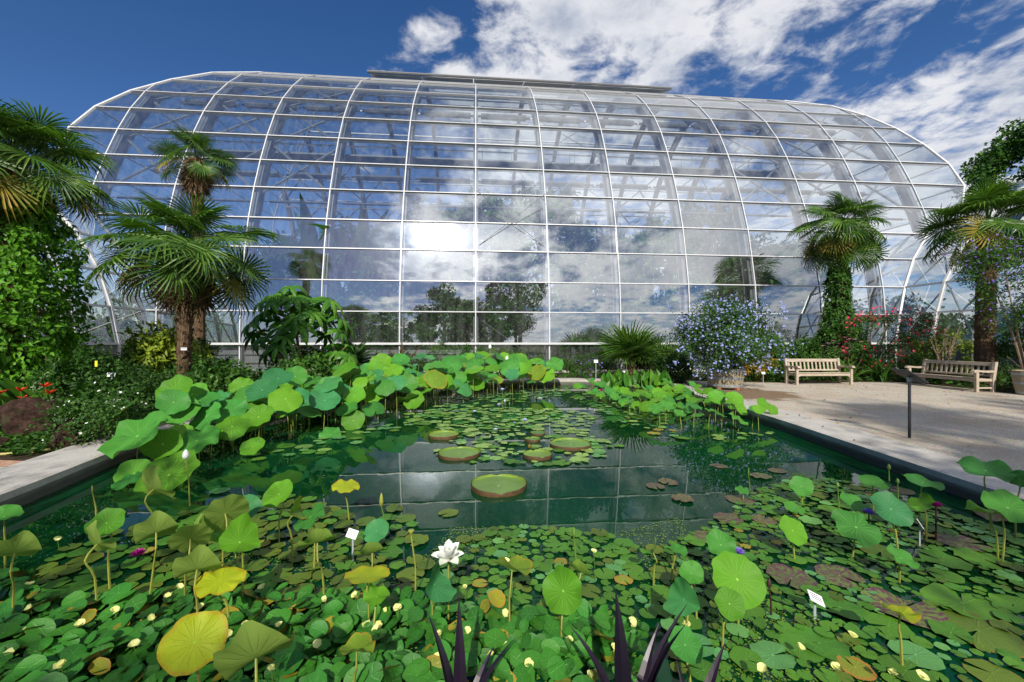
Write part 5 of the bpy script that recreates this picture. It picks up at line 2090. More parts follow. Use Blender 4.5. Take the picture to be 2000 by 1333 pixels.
LOTUS_A = [(-4.6, 6.2), (-4.0, 7.4), (-3.2, 8.8), (-2.3, 10.6), (-1.2, 12.3), (.4, 13.9), (1.6, 14.9), (1.7, 15.9), (0, 15.8), (-2.4, 14.4), (-4.3, 12.2), (-5.45, 9.8), (-5.75, 7.6), (-5.3, 6.2)]
for x, y in scatter(LOTUS_A, 190, .27, 3):
    t = (y - 6) / 9.5
    # the stand is tallest in its middle and lower at the open water
    edge = min(1.0, max(0.0, ((x - (-4.4 + (y - 6.4) * .62)) * -1) / 1.2))
    z = -.10 + rnd.uniform(.0, .62) + .30 * edge + .18 * t + (.12 if y > 13 else 0)
    kd = rnd.choices(('lotus', 'lotus_lime', 'lotus_blue', 'lotus_olive'), (5, 4, 2.2, .4))[0]
    r_ = (.13 + .19 * rnd.random() ** .8) * (1.0 + .15 * t)
    lotus_leaf((x, y, z), r_, (rnd.gauss(0, .4), rnd.gauss(-.6, .45), 1), f"{ {'lotus': 'plain green', 'lotus_lime': 'bright yellow-green', 'lotus_blue': 'blue-green', 'lotus_olive': 'fading olive'}[kd] } lotus leaf {'high' if z > .55 else 'low'} in the {'near end' if y < 8.6 else 'middle' if y < 12 else 'far end'} of the tall stand", 'lotus leaves in the tall stand', kd)
NEAR = [  # x, y (photo), depth, radius, normal, kind, label
    (268, 852, 5.75, .40, (-.25, -.75, 1), 'lotus', 'largest pale lotus leaf hanging over the pond rim'),
    (342, 764, 6.7, .28, (0, -1.1, 1), 'lotus_lime', 'bright lotus leaf standing highest beside the label'),
    (354, 806, 6.5, .27, (.05, -.9, 1), 'lotus', 'wavy lotus leaf just below the highest bright one'),
    (446, 804, 6.9, .29, (.1, -.8, 1), 'lotus', 'wide flat lotus leaf in the front row of the stand'),
    (243, 800, 6.4, .24, (-.6, -.5, 1), 'lotus', 'lotus leaf tipped towards the near bed'),
    (384, 861, 6.1, .30, (0, -.6, 1), 'lotus', 'broad lotus leaf above the white bud'),
    (318, 868, 5.9, .24, (.3, -1, .8), 'lotus_lime', 'lit lotus leaf under the largest one'),
    (505, 815, 6.8, .24, (0, -.9, 1), 'lotus_lime', 'lotus leaf over the open water near the floating pads'),
    (570, 784, 7.6, .32, (0, -.8, 1), 'lotus_blue', 'smooth blue-green lotus leaf in the middle of the stand'),
    (512, 762, 7.6, .28, (-.1, -.9, 1), 'lotus_blue', 'blue-green lotus leaf behind the front row'),
    (262, 925, 5.2, .19, (.5, -.9, .9), 'lotus_lime', 'folded bright lotus leaf low beside the rim'),
    (330, 928, 5.0, .33, (-.1, -.9, 1), 'lotus_lime', 'large bright lotus leaf below the white bud'),
    (493, 873, 6.3, .17, (0, -.9, 1), 'lotus_lime', 'small lotus leaf standing over the dark water'),
    (248, 940, 5.0, .16, (-.2, -.4, 1), 'lotus', 'small lotus leaf lying low beside the dark water'),
    (690, 822, 8.3, .22, (.3, -1.2, .7), 'lotus_lime', 'lotus leaf facing out over the open water'),
    (645, 850, 7.6, .2, (.1, -.7, 1), 'lotus', 'round lotus leaf low at the water edge of the stand'),
    (808, 782, 10.2, .26, (0, -1.1, .9), 'lotus_lime', 'bright round lotus leaf facing forward at the stand edge'),
]
for x, y, d, r_, nr, kd, lb in NEAR:
    c = dp(x, y, d)
    lotus_leaf(c, r_, nr, lb, 'front lotus leaves of the tall stand', kd, variant=rnd.choice((0, 1, 2, 3)))
LOTUS_B = [(3.0, 8.6), (4.0, 8.1), (4.95, 8.1), (5.2, 9.2), (5.2, 13.2), (4.4, 14.0), (3.2, 14.8), (2.2, 14.6), (2.6, 12.2), (2.8, 10.5)]
for x, y in scatter(LOTUS_B, 118, .25, 5):
    z = ZW + .08 + rnd.uniform(0, .32) + .18 * min(1, max(0, (x - 3.2) / 1.6))
    kd = rnd.choices(('lotus', 'lotus_lime', 'lotus_olive'), (3, 5, .4))[0]
    lotus_leaf((x, y, z), rnd.uniform(.11, .20), (rnd.uniform(-.5, .5), rnd.uniform(-.9, .0), 1), f"small { {'lotus': 'green', 'lotus_lime': 'lime', 'lotus_olive': 'olive'}[kd] } lotus leaf {'raised' if z > .1 else 'low'} at the {'front' if y < 9.6 else 'middle' if y < 11.4 else 'back'} of the patch beside the gravel", 'lotus leaves in the low patch', kd)
for x, y, d, r_, lb in ((1489, 788, 8.9, .13, 'upper of two small lotus leaves raised over the rim corner'), (1507, 800, 8.7, .14, 'lower of two small lotus leaves raised over the rim corner')):
    lotus_leaf(dp(x, y, d), r_, (.2, -1, .8), lb, 'front lotus leaves', 'lotus_lime')

# foreground lotus: x, y in the photo, height above ground, radius, normal, kind, fold, label
FG = [
    (208, 1022, .30, .115, (.1, -.8, 1), 'lotus_lime', None, 'bright lotus leaf standing before the dark water'),
    (190, 1062, .26, .125, (.3, .95, .5), 'lotus_olive', 0, 'olive folded lotus leaf below the bright one'),
    (28, 1080, .28, .12, (-.5, .7, .7), 'lotus_olive', 0, 'olive lotus leaf tipped away at the picture edge'),
    (8, 1010, .25, .10, (.2, -.2, 1), 'lotus', 0, 'lotus leaf cut by the picture edge over the water'),
    (300, 955, .36, .17, (.3, .8, .45), 'lotus_olive', 0, 'grey-green lotus leaf seen from below'),
    (305, 1040, .30, .125, (-.6, .7, .6), 'lotus_olive', 0, 'tilted olive lotus leaf, first in the near cluster'),
    (440, 1003, .36, .15, (-.7, .75, .4), 'lotus_olive', None, 'large olive lotus leaf turned away from the water'),
    (475, 993, .30, .12, (.3, -.7, 1), 'lotus_blue', None, 'teal lotus leaf beside the large olive one'),
    (372, 1052, .28, .12, (-.5, .8, .5), 'lotus_olive', None, 'upright olive lotus leaf in the near cluster'),
    (398, 1050, .22, .12, (.4, .6, .7), 'lotus_lime', 1, 'folded green lotus leaf in the near cluster'),
    (545, 966, .26, .135, (-.3, -.8, .9), 'lotus_lime', None, 'bright lotus leaf at the water edge of the near cluster'),
    (468, 1060, .26, .125, (.6, -.3, .8), 'lotus_lime', 1, 'half-folded lotus leaf over the olive pads'),
    (606, 1010, .22, .12, (-.4, -.5, 1), 'lotus', None, 'green lotus leaf in front of the dark panes reflection'),
    (578, 1000, .25, .10, (.9, .2, .5), 'lotus_olive', 1, 'narrow folded lotus leaf standing on edge'),
    (675, 950, .18, .135, (.1, -.1, 1), 'lotus_yel', None, 'yellowish lotus leaf above the open water'),
    (735, 1038, -.02, .105, (.05, -.75, 1), 'lotus_blue', None, 'dark teal lotus leaf beside the large water label'),
    (620, 1060, .26, .115, (-.3, .55, .75), 'lotus_lime', 0, 'pale bent lotus leaf in front of the label'),
    (430, 1135, .16, .125, (.15, -.15, 1), 'lotus_yel', None, 'brown-edged yellow lotus leaf in the near cluster'),
    (385, 1112, .24, .13, (-.35, .75, .65), 'lotus_olive', 0, 'broad folded lotus leaf over the brown-edged one'),
    (380, 1255, .22, .125, (.5, -.65, .75), 'lotus_yel', None, 'large bright yellow lotus leaf in the foreground'),
    (500, 1285, .28, .15, (-.45, .7, .6), 'lotus_olive', 0, 'biggest folded olive lotus leaf at the bottom of the picture'),
    (727, 1080, .12, .105, (-.2, .55, .8), 'lotus_lime', 0, 'pale green lotus leaf bent back near the label'),
    (718, 1126, .18, .125, (.0, .12, 1), 'lotus_yel', None, 'yellowing lotus leaf seen edge-on below the pale one'),
    (848, 1142, .12, .11, (.85, -.25, .55), 'lotus_blue', 1, 'blue-green folded lotus leaf under the white lotus'),
    (1000, 1112, .22, .13, (.15, .35, .95), 'lotus_olive', 0, 'brown-edged lotus leaf behind the dark purple leaves'),
    (1100, 1155, .12, .125, (-.5, -.7, .7), 'lotus_lime', 0, 'green lotus leaf leaning beside the tall bud'),
    (1135, 1118, .14, .09, (.5, .5, .7), 'lotus_lime', 0, 'small bent lotus leaf on the tall bud stalk'),
    (1440, 1132, .14, .155, (.05, -1.1, .75), 'lotus_lime', None, 'large bright lotus leaf facing forward'),
    (1408, 1065, .12, .105, (-.1, -.7, 1), 'lotus', None, 'round lotus leaf above the large forward-facing one'),
    (1350, 1121, .10, .075, (-.1, -.7, 1), 'lotus', 0, 'small cupped lotus leaf left of the large bright one'),
    (1425, 1180, .08, .085, (.0, -.8, .9), 'lotus_lime', None, 'small lotus leaf overlapping the large bright one'),
    (1336, 1172, .10, .10, (-.8, -.4, .6), 'lotus_blue', 1, 'dark folded lotus leaf standing at an angle'),
    (1318, 1078, .05, .085, (.1, .1, 1), 'lotus', 0, 'lotus leaf with rolled edge at the purple pads'),
    (1275, 1078, .08, .07, (-.5, .4, .7), 'lotus_lime', 1, 'tiny folded lotus leaf near the open water'),
    (1548, 1037, .06, .115, (.2, -.8, .9), 'lotus_lime', None, 'bright lotus leaf between mottled pads'),
    (1672, 1030, .08, .16, (0, -.65, 1), 'lotus', None, 'wide green lotus leaf in the near right group'),
    (1565, 950, .02, .115, (-.3, -.9, .9), 'lotus', None, 'lotus leaf nearest the mottled pads on open water'),
    (1667, 985, .08, .115, (.2, -.6, 1), 'lotus', None, 'lotus leaf behind the wide green one'),
    (1740, 995, .16, .145, (-.1, -.8, .8), 'lotus_blue', None, 'dark green lotus leaf beside the violet flower'),
    (1802, 943, .26, .145, (.1, -.2, 1), 'lotus', None, 'flat-topped lotus leaf beside the flower buds'),
    (1706, 943, .16, .125, (0, -.3, 1), 'lotus', None, 'lotus leaf seen flat behind the flower buds'),
    (1925, 920, .40, .19, (-.1, -.25, 1), 'lotus', None, 'wavy lotus leaf raised above the pond rim'),
    (1968, 992, .28, .16, (-.1, -.6, 1), 'lotus', None, 'large lotus leaf under the one above the rim'),
    (1992, 938, .36, .08, (-.6, -.5, .7), 'lotus', 0, 'lotus leaf cut by the picture edge near the rim'),
    (1800, 985, .15, .10, (-.6, .1, .8), 'lotus_lime', 0, 'bent bright lotus leaf beside the magenta lily'),
    (1935, 1003, .18, .14, (.1, .25, 1), 'lotus_lime', 0, 'rolled lotus leaf leaning over dark pads'),
    (1450, 958, -.08, .07, (0, -.4, 1), 'lotus', None, 'small lotus leaf low on the open water'),
    (1550, 993, -.05, .09, (.1, -.3, 1), 'lotus', None, 'low lotus leaf beside the mottled pads'),
    (1760, 1090, .02, .09, (.2, -.5, 1), 'lotus', None, 'green leaf low among the near pads'),
    (1757, 1200, .10, .085, (.2, .1, 1), 'lotus_yel', 0, 'small red-edged yellow leaf on a long stalk'),
    (1338, 1260, .06, .09, (.1, -.4, 1), 'lotus', None, 'round leaf low near the bottom edge'),
    (735, 1166, .06, .075, (.2, -.2, 1), 'lotus_lime', 0, 'small green leaf below the edge-on one'),
    (697, 1270, .12, .085, (0, .2, 1), 'lotus_olive', 0, 'small cupped lotus leaf near the bottom edge'),
]
for x, y, z, r_, nr, kd, fo, lb in FG:
    lotus_leaf(gp(x, y, z), r_, nr, lb, 'single lotus leaves in the foreground', kd, fo, variant=rnd.choice((0, 1, 3)), spin=rnd.uniform(0, 6.28) if fo is None else rnd.uniform(-.5, .5))

# flowers and buds
flower('lotus_flower', 'open white lotus flower in the middle foreground', 'lotus flower', gp(876, 1092, .22), MAT['white_fl'], .11, .062, [(6, 2, 1), (6, 32, 1), (6, 55, .95), (4, 74, .75)], MAT['yel_c'], None, 'stem_y', None, .02, (.05, -.25, 1))
c = dp(675, 722, 10.2)
flower('lotus_flower', 'white lotus flower above the tall stand', 'lotus flower', c, MAT['white_fl'], .13, .06, [(7, 20, 1), (6, 50, .9)], MAT['yel_c'], None, 'stem_y', None, .025)
bud('lotus_bud', 'fat white lotus bud beside the largest leaves', gp(363, 897, .33), MAT['white_fl'], .105, .07, 'lotus buds', 'stem_y')
bud('lotus_bud', 'white lotus bud at the top of the far stand', dp(957, 682, 14.6), MAT['white_fl'], .17, .12, 'lotus buds', 'stem_y')
bud('lotus_bud', 'white lotus bud lower in the far stand', dp(990, 705, 14.2), MAT['white_fl'], .17, .12, 'lotus buds', 'stem_y')
bud('lotus_bud', 'tall slim green bud beside the near pads', gp(1121, 1050, .28), MAT['stem'], .07, .026, 'lotus buds')
bud('lotus_bud', 'green bud standing highest beside the pond rim', gp(1736, 918, .30), MAT['stem'], .06, .034, 'lotus buds')
bud('lotus_bud', 'green bud just below the highest one', gp(1753, 945, .26), MAT['stem'], .05, .03, 'lotus buds')
bud('lotus_bud', 'green bud rising from the mottled pads', gp(1636, 952, .12), MAT['stem'], .05, .03, 'lotus buds')
bud('lotus_bud', 'thin green shoot in the dark water by the rim', gp(180, 962, .12), MAT['stem_y'], .07, .015, 'lotus buds', 'stem_y')
bud('lotus_bud', 'brown bud among the near mottled pads', gp(1502, 1148, .02), MAT['stem_d'], .06, .03, 'lotus buds', 'stem_d')
bud('lotus_bud', 'rolled young leaf above the mottled pads', gp(1462, 930, .0), MAT['stem'], .10, .02, 'lotus buds')
bud('lotus_bud', 'rolled pale leaf pointing up beside the teal lotus leaf', gp(745, 990, .05), MAT['stem_y'], .13, .04, 'lotus buds')
# seed pod
c = Vector(gp(803, 1046, .25))
root = empty('lotus_seed_pod', (c.x + .03, c.y, ZW), 'yellow-green lotus seed pod left of the white flower', 'seed pod')
e = c - Vector((c.x + .03, c.y, ZW))
mb = MB()
mb.lathe([(.004, 0), (.012, .012), (.022, .035), (.021, .038), (.001, .036)], 10, tuple(e))
mb.build('pod', MAT['stem_y'], root, True)
mb = MB()
mb.tube([(0, 0, -.1), (0, 0, e.z * .5), tuple(e)], [.008, .006, .005], 5)
mb.build('stalk', MAT['stem_y'], root)
for (x, y, z, mt, lb, L) in ((270, 1086, ZW + .05, 'mag_fl', 'magenta water lily among the olive pads', .065), (1828, 990, .12, 'mag_fl', 'magenta water lily raised beside the dark lotus leaf', .06),
                             (1697, 1005, .03, 'violet_fl', 'violet water lily between two lotus leaves', .06), (1441, 1082, .06, 'violet_fl', 'violet water lily above the large bright lotus leaf', .055),
                             (1168, 748, .0, 'hotpink_fl', 'pink water lily in the far pads, farther one', .12), (1171, 766, -.05, 'hotpink_fl', 'pink water lily in the far pads, nearer one', .11)):
    flower('water_lily_flower', lb, 'water lily', gp(x, y, z) if y > 800 else gp(x, y, z), MAT[mt], L, L * .38, [(9, 15, 1), (9, 38, .95), (7, 60, .8)], MAT['yel_c'], 'water lily flowers', 'stem_d', None, .012)
for k, (x, y, d, sc) in enumerate(((981, 764, 10.2, 1), (975, 793, 10.0, .8), (927, 812, 9.9, .8), (1025, 824, 8.6, 1.0), (968, 850, 7.9, .7), (1005, 832, 8.6, .5))):
    c = dp(x, y, d)
    flower('water_lily_flower', ['tallest lilac water lily in the mid-pond patch', 'second lilac water lily under the tallest', 'lilac water lily low among the glinting pads', 'lilac water lily beside the giant pads', 'small pale lilac water lily near the empty water', 'tiny lilac water lily deep in the patch'][k], 'water lily',
           (c[0], c[1], max(c[2], ZW + .05)), MAT['lilac_fl'], .085 * sc, .035 * sc, [(8, 25, 1), (7, 50, .9)], MAT['yel_c'], 'water lily flowers', 'stem', None, .012)
for k, (x, y, d) in enumerate(((986, 786, 10.2), (995, 792, 10.0), (980, 790, 10.3))):
    bud('water_lily_bud', ['tallest closed bud in the mid-pond patch', 'closed bud beside the tallest one', 'closed bud behind the lilac flower'][k], dp(x, y, d), MAT['stem'] if k else MAT['lilac_fl'], .08, .04, 'water lily buds')

# ------------------------------------------------------------------ giant water-lily pads
def giant_pad(label, x, y, Rr, seed, rim=.085, notch_a=-1.3):
    rng = np.random.default_rng(seed)
    cx, cy, _ = gp(x, y, ZW)
    root = empty('giant_water_lily_pad', (cx, cy, ZW), label, 'giant lily pad', 'giant rimmed lily pads')
    n = 72
    rings = [0.0, .25, .5, .75, .93, 1.0]
    V, co, Fs = [(0, 0, .018)], [(0, 0, 0)], []
    wob = lambda g: 1 + .012 * math.sin(3 * g + seed) + .008 * math.sin(5 * g)
    for s in rings[1:]:
        for k in range(n):
            g = 2 * math.pi * k / n
            V.append((Rr * s * wob(g) * math.cos(g), Rr * s * wob(g) * math.sin(g), .016 + rng.normal(0, .0015) + (.012 if s > .95 else 0)))
            co.append((s * math.cos(g), s * math.sin(g), 0))
    Fs = [(0, 1 + k, 1 + (k + 1) % n) for k in range(n)]
    for i in range(len(rings) - 2):
        for k in range(n):
            a, b = 1 + i * n + k, 1 + i * n + (k + 1) % n
            Fs.append((a, a + n, b + n, b))
    obj('pad', mesh_np('pad', np.array(V), Fs, MAT['vic_in'], True, co), root)
    hs = []
    for k in range(n):
        g = 2 * math.pi * k / n
        h = rim * (1 + .08 * math.sin(2 * g + seed))
        for na in (notch_a, notch_a + math.pi):
            dl = abs((g - na + math.pi) % (2 * math.pi) - math.pi)
            if dl < .16:
                h *= .55 + .45 * dl / .16
        hs.append(h)
    # inner wall green, outer wall ribbed and red-brown
    V, Fs = [], []
    for k in range(n):
        g = 2 * math.pi * k / n
        r_ = Rr * wob(g)
        for rr, z in ((r_ * .995, .02), (r_ * 1.025, hs[k] * .6), (r_ * 1.03, hs[k])):
            V.append((rr * math.cos(g), rr * math.sin(g), z))
    for k in range(n):
        o, p = k * 3, ((k + 1) % n) * 3
        Fs += [(o, o + 1, p + 1, p), (o + 1, o + 2, p + 2, p + 1)]
    obj('rim', mesh_np('rim', np.array(V), Fs, MAT['vic_rim'], True), root)
    V, Fs = [], []
    m = n * 2
    for k in range(m):
        g = 2 * math.pi * k / m
        h = hs[k // 2] if k % 2 == 0 else (hs[k // 2] + hs[(k // 2 + 1) % n]) / 2
        r_ = Rr * wob(g) * (1.035 if k % 2 else 1.052)
        for rr, z in ((r_ * .97, -.03), (r_ * .992, h * .3), (r_ * 1.002, h * .75), (Rr * wob(g) * 1.036, h + .003)):
            V.append((rr * math.cos(g), rr * math.sin(g), z))
    for k in range(m):
        o, p = k * 4, ((k + 1) % m) * 4
        Fs += [(o, p, p + 1, o + 1), (o + 1, p + 1, p + 2, o + 2), (o + 2, p + 2, p + 3, o + 3)]
    obj('rim_outside', mesh_np('rim_outside', np.array(V), Fs, MAT['vic_out'], True), root)
    return root


giant_pad('nearest and largest giant lily pad with notched upturned rim', 974, 952, .325, 1, .058, -1.45)
giant_pad('giant rimmed lily pad, lower of the two beside the bright reflection', 897, 889, .315, 2, .052)
giant_pad('giant rimmed lily pad, upper one beside the glinting pads', 867, 853, .275, 3, .055, .3)
giant_pad('giant rimmed lily pad at the far side of the patch', 1114, 871, .335, 4, .055, 2.6)
giant_pad('small giant lily pad with reddish rim in front', 1050, 892, .215, 5, .05)
giant_pad('tiny rimmed lily pad beside the lilac flower', 1040, 861, .135, 6, .04)
giant_pad('tiny rimmed lily pad behind the lilac flower', 1050, 848, .14, 7, .03)
bud('water_lily_bud', 'orange-brown closed bud in front of the tiny rimmed pads', gp(1034, 876, ZW + .02), MAT['g_orange'], .075, .06, 'water lily buds')

# ------------------------------------------------------------------ floating pads
PAD_SPECS = []          # (x, y, radius, kind, label, group)


def pad_patch(poly_px, n, r0, r1, kinds, wts, label, group, seed, overlap=.75, grid=None):
    poly = [gp(x, y, ZW)[:2] for x, y in poly_px]
    rng = random.Random(seed)
    xs, ys = [p[0] for p in poly], [p[1] for p in poly]
    cells = {}
    k = 0
    for _ in range(n * 30):
        if k >= n:
            break
        x, y = rng.uniform(min(xs), max(xs)), rng.uniform(min(ys), max(ys))
        if not in_poly(x, y, poly) or not in_poly(x, y, pond_in):
            continue
        r_ = r0 + (r1 - r0) * rng.random() ** 1.7
        if (k > n * .6):
            r_ = min(r_, r0 + (r1 - r0) * .4)
        bad = False
        ci, cj = int(x // .4), int(y // .4)
        for i in (-1, 0, 1):
            for j in (-1, 0, 1):
                for a, b, q in cells.get((ci + i, cj + j), ()):
                    if (x - a) ** 2 + (y - b) ** 2 < ((r_ + q) * overlap) ** 2:
                        bad = True
                        break
        if bad:
            continue
        cells.setdefault((ci, cj), []).append((x, y, r_))
        PAD_SPECS.append((x, y, r_, rng.choices(kinds, wts)[0], label, group))
        k += 1


pad_patch([(790, 806), (880, 800), (1000, 797), (1110, 800), (1165, 815), (1150, 850), (1215, 872), (1180, 897), (1110, 914), (1000, 908), (905, 905), (830, 893), (880, 866), (860, 838), (800, 828)], 400, .05, .15, ('pad_pale', 'pad', 'pad_blue'), (5, 2, 1),
          'small pale lily pad in the floating patch round the giant pads', 'pads in the mid-pond patch', 1, .68)
pad_patch([(720, 830), (800, 815), (900, 775), (1080, 757), (1110, 770), (1000, 790), (900, 803), (800, 840), (640, 885), (500, 900), (480, 885), (600, 862)], 130, .07, .17, ('pad_blue', 'pad_pale', 'pad'), (3, 2, 2),
          'lily pad floating along the foot of the tall lotus stand', 'pads along the tall lotus stand', 2, .8)
pad_patch([(1085, 752), (1200, 745), (1300, 790), (1330, 850), (1500, 845), (1530, 850), (1420, 865), (1300, 860), (1190, 815), (1110, 775)], 190, .05, .15, ('pad', 'pad_pale', 'pad_blue', 'pad_olive', 'pad_yel'), (3, 3, 2, 1, .4),
          'lily pad floating round the low lotus patch', 'pads round the low lotus patch', 3, .8)
pad_patch([(900, 1050), (1000, 1030), (1150, 1040), (1240, 1060), (1260, 1120), (1300, 1200), (1240, 1230), (900, 1200), (840, 1120), (880, 1075)], 190, .035, .085, ('pad', 'pad_blue', 'pad_olive', 'pad_yel'), (7, 1, 1, .2),
          'round green pad in the near patch behind the dark purple leaves', 'pads in the near middle patch', 4, .8)
pad_patch([(100, 1075), (250, 1035), (420, 990), (560, 960), (700, 1020), (800, 1010), (830, 1100), (880, 1180), (700, 1190), (450, 1180), (200, 1200), (60, 1180)], 190, .06, .12, ('pad_olive', 'pad', 'pad_yel'), (6, 3, .2),
          'olive lily pad among the near lotus stalks', 'olive pads among the near lotus', 5, .85)
pad_patch([(1270, 1080), (1400, 1020), (1480, 960), (1560, 930), (1700, 950), (1850, 1000), (1999, 1050), (1999, 1333), (1330, 1333), (1300, 1210)], 800, .028, .115, ('pad', 'pad_blue', 'pad_olive', 'pad_yel'), (7, 1.5, 1.6, .15),
          'green lily pad in the crowded near corner beside the rim', 'pads in the crowded near corner', 6, .86)
# larger single pads
BIG = [(1305, 943, .12, 'pad_mott'), (1280, 952, .11, 'pad_mott'), (1333, 977, .12, 'pad_mott'), (1404, 911, .115, 'pad_mott'), (1486, 932, .125, 'pad_mott'), (1518, 921, .115, 'pad_mott'), (1445, 978, .14, 'pad_mott'), (1422, 1016, .14, 'pad_mott'),
       (1492, 1017, .115, 'pad_mott'), (1378, 1052, .12, 'pad_mott'), (1545, 1133, .16, 'pad_mott'), (1640, 1128, .16, 'pad_mott'), (1762, 1192, .20, 'pad_mott'), (1880, 1062, .18, 'pad_mott'), (1760, 960, .13, 'pad_mott'), (1940, 1010, .15, 'pad_mott'),
       (1920, 1095, .17, 'pad'), (1840, 1097, .16, 'pad'), (1835, 1165, .12, 'pad_blue'), (1880, 1180, .2, 'pad'), (1720, 1080, .15, 'pad_olive'), (1640, 1190, .13, 'pad'), (1910, 1235, .2, 'pad_olive'), (1600, 1260, .14, 'pad'), (876, 1004, .1, 'pad_olive'),
       (1200, 1108, .075, 'pad_blue'), (1230, 1305, .1, 'pad'), (770, 996, .095, 'pad_olive'), (430, 962, .1, 'pad_blue'), (545, 940, .0, 'pad'), (780, 1000, .0, 'pad'), (1170, 888, .09, 'pad_blue'), (945, 872, .16, 'pad_pale')]
for x, y, r_, kd in BIG:
    if r_ <= 0:
        continue
    p = gp(x, y, ZW)
    lb, gr = {'pad_mott': ('large purple-mottled lily pad floating beside the open water', 'purple-mottled pads'), 'pad': ('large plain green lily pad in the near corner', 'large plain pads'), 'pad_blue': ('waxy pale green lily pad floating alone', 'waxy single pads'),
              'pad_olive': ('large olive lily pad floating flat on dark water', 'large olive pads'), 'pad_pale': ('wide pale lily pad between the giant pads', 'wide pale pads')}[kd]
    PAD_SPECS = [s for s in PAD_SPECS if (s[0] - p[0]) ** 2 + (s[1] - p[1]) ** 2 > (r_ * .85) ** 2]
    PAD_SPECS.append((p[0], p[1], r_, kd, lb, gr))
giants = [(o.location.x, o.location.y, .36) for o in COL.objects if o.name.startswith('giant_water_lily_pad')]
PAD_SPECS = [s for s in PAD_SPECS if all((s[0] - a) ** 2 + (s[1] - b) ** 2 > (q - .05) ** 2 for a, b, q in giants)]
PAD_SPECS.sort(key=lambda s: -s[2] / s[1])


def disc_matrix(x, y, r_, z, k, tilt):
    return Matrix.Translation((x, y, z)) @ Matrix.Rotation(rnd.uniform(0, 6.28), 4, 'Z') @ Matrix.Rotation(rnd.gauss(0, tilt), 4, 'X') @ Matrix.Scale(r_, 4)


def merged(name, items, label, cat, group=None):
    """Many small floating leaves as one object: items = [(mesh, matrix)]."""
    V, Fs, co, mi, mats = [], [], [], [], []
    cache = {}
    off = 0
    for me_, M in items:
        if me_.name not in cache:
            v = np.empty(len(me_.vertices) * 3, np.float32)
            me_.vertices.foreach_get('co', v)
            a = np.empty(len(me_.vertices) * 3, np.float32)
            me_.attributes['leafco'].data.foreach_get('vector', a)
            mt = me_.materials[0]
            if mt not in mats:
                mats.append(mt)
            tri = []
            for p in me_.polygons:
                q = list(p.vertices)
                tri += [(q[0], q[i], q[i + 1]) for i in range(1, len(q) - 1)]
            cache[me_.name] = (v.reshape(-1, 3), a.reshape(-1, 3), np.array(tri), mats.index(mt))
        v, a, f_, m_ = cache[me_.name]
        Mn = np.array(M)
        V.append(v @ Mn[:3, :3].T + Mn[:3, 3])
        co.append(a)
        Fs.append(f_ + off)
        mi.append(np.full(len(f_), m_))
        off += len(v)
    me2 = mesh_np(name, np.concatenate(V), np.concatenate(Fs), mats, True, np.concatenate(co), np.concatenate(mi))
    return tag(obj(name, me2), label, cat, group, 'stuff')


LAND = [(974, 952, 'nearest giant pad'), (890, 870, 'pair of giant pads'), (1114, 871, 'far-side giant pad'), (980, 800, 'tall lilac flowers'), (876, 1110, 'white lotus flower'), (688, 1060, 'large water label'), (270, 1086, 'magenta lily among olive pads'),
        (430, 1150, 'brown-edged yellow leaf'), (560, 1100, 'near lotus stalks'), (120, 1120, 'dark corner by the picture edge'), (1060, 1130, 'near middle patch centre'), (1180, 1180, 'dark purple leaves'), (1440, 1160, 'large forward-facing lotus leaf'), (1600, 1190, 'leaning label'),
        (1760, 1200, 'red-edged yellow leaf'), (1950, 1120, 'pond rim at the edge'), (1700, 1020, 'violet flower'), (1930, 1290, 'bottom corner beside the rim'), (1500, 1290, 'bottom edge among duckweed'), (1480, 960, 'mottled pads'), (1400, 850, 'low lotus patch'), (1168, 760, 'pink water lilies'), (600, 870, 'foot of the tall lotus stand'), (1700, 1300, 'pale flowers along the bottom edge'), (1330, 1080, 'open water by the mottled pads')]
items = []
for k, (x, y, r_, kd, lb, gr) in enumerate(PAD_SPECS):
    z = ZW + .006 + .010 * rnd.random() + (0 if r_ > .1 else .006)
    M = disc_matrix(x, y, r_, z, k, .02)
    me_ = PADS[kd][rnd.randrange(6)]
    if k < 290:
        if True:
            gr = 'floating lily pads'
            a_ = {'pad': 'green', 'pad_blue': 'waxy', 'pad_olive': 'olive', 'pad_yel': 'yellowing', 'pad_pale': 'pale', 'pad_mott': 'purple-mottled'}[kd]
            s_ = 'large' if r_ > .085 else 'small'
            px = 1000 + 800 * x / y
            nb_ = min(LAND, key=lambda q: (q[0] - px) ** 2 + (q[1] - (666.5 + 800 * (CAMZ - ZW) / y)) ** 2)[2]
            lb = f'{s_} {a_} lily pad floating near the {nb_}'
        tag(obj('lily_pad', me_, M=M), lb, 'lily pad', gr)
    else:
        items.append((me_, M))
merged('small_lily_pads', items, 'mass of small lily pads filling the water between the larger ones', 'lily pads')

# ------------------------------------------------------------------ small oval leaves with yellow flowers in the foreground
POP = [(0, 1130), (150, 1190), (300, 1170), (480, 1180), (680, 1170), (850, 1180), (950, 1190), (1150, 1215), (1260, 1250), (1260, 1400), (0, 1400), (-60, 1300)]
poly = [gp(x, y, ZW)[:2] for x, y in POP]
specs = []
rr = random.Random(8)
xs, ys = [p[0] for p in poly], [p[1] for p in poly]
while len(specs) < 1250:
    x, y = rr.uniform(min(xs), max(xs)), rr.uniform(min(ys), max(ys))
    if in_poly(x, y, poly):
        specs.append((x, y, rr.uniform(.026, .056)))
specs.sort(key=lambda s: -s[2] / s[1])


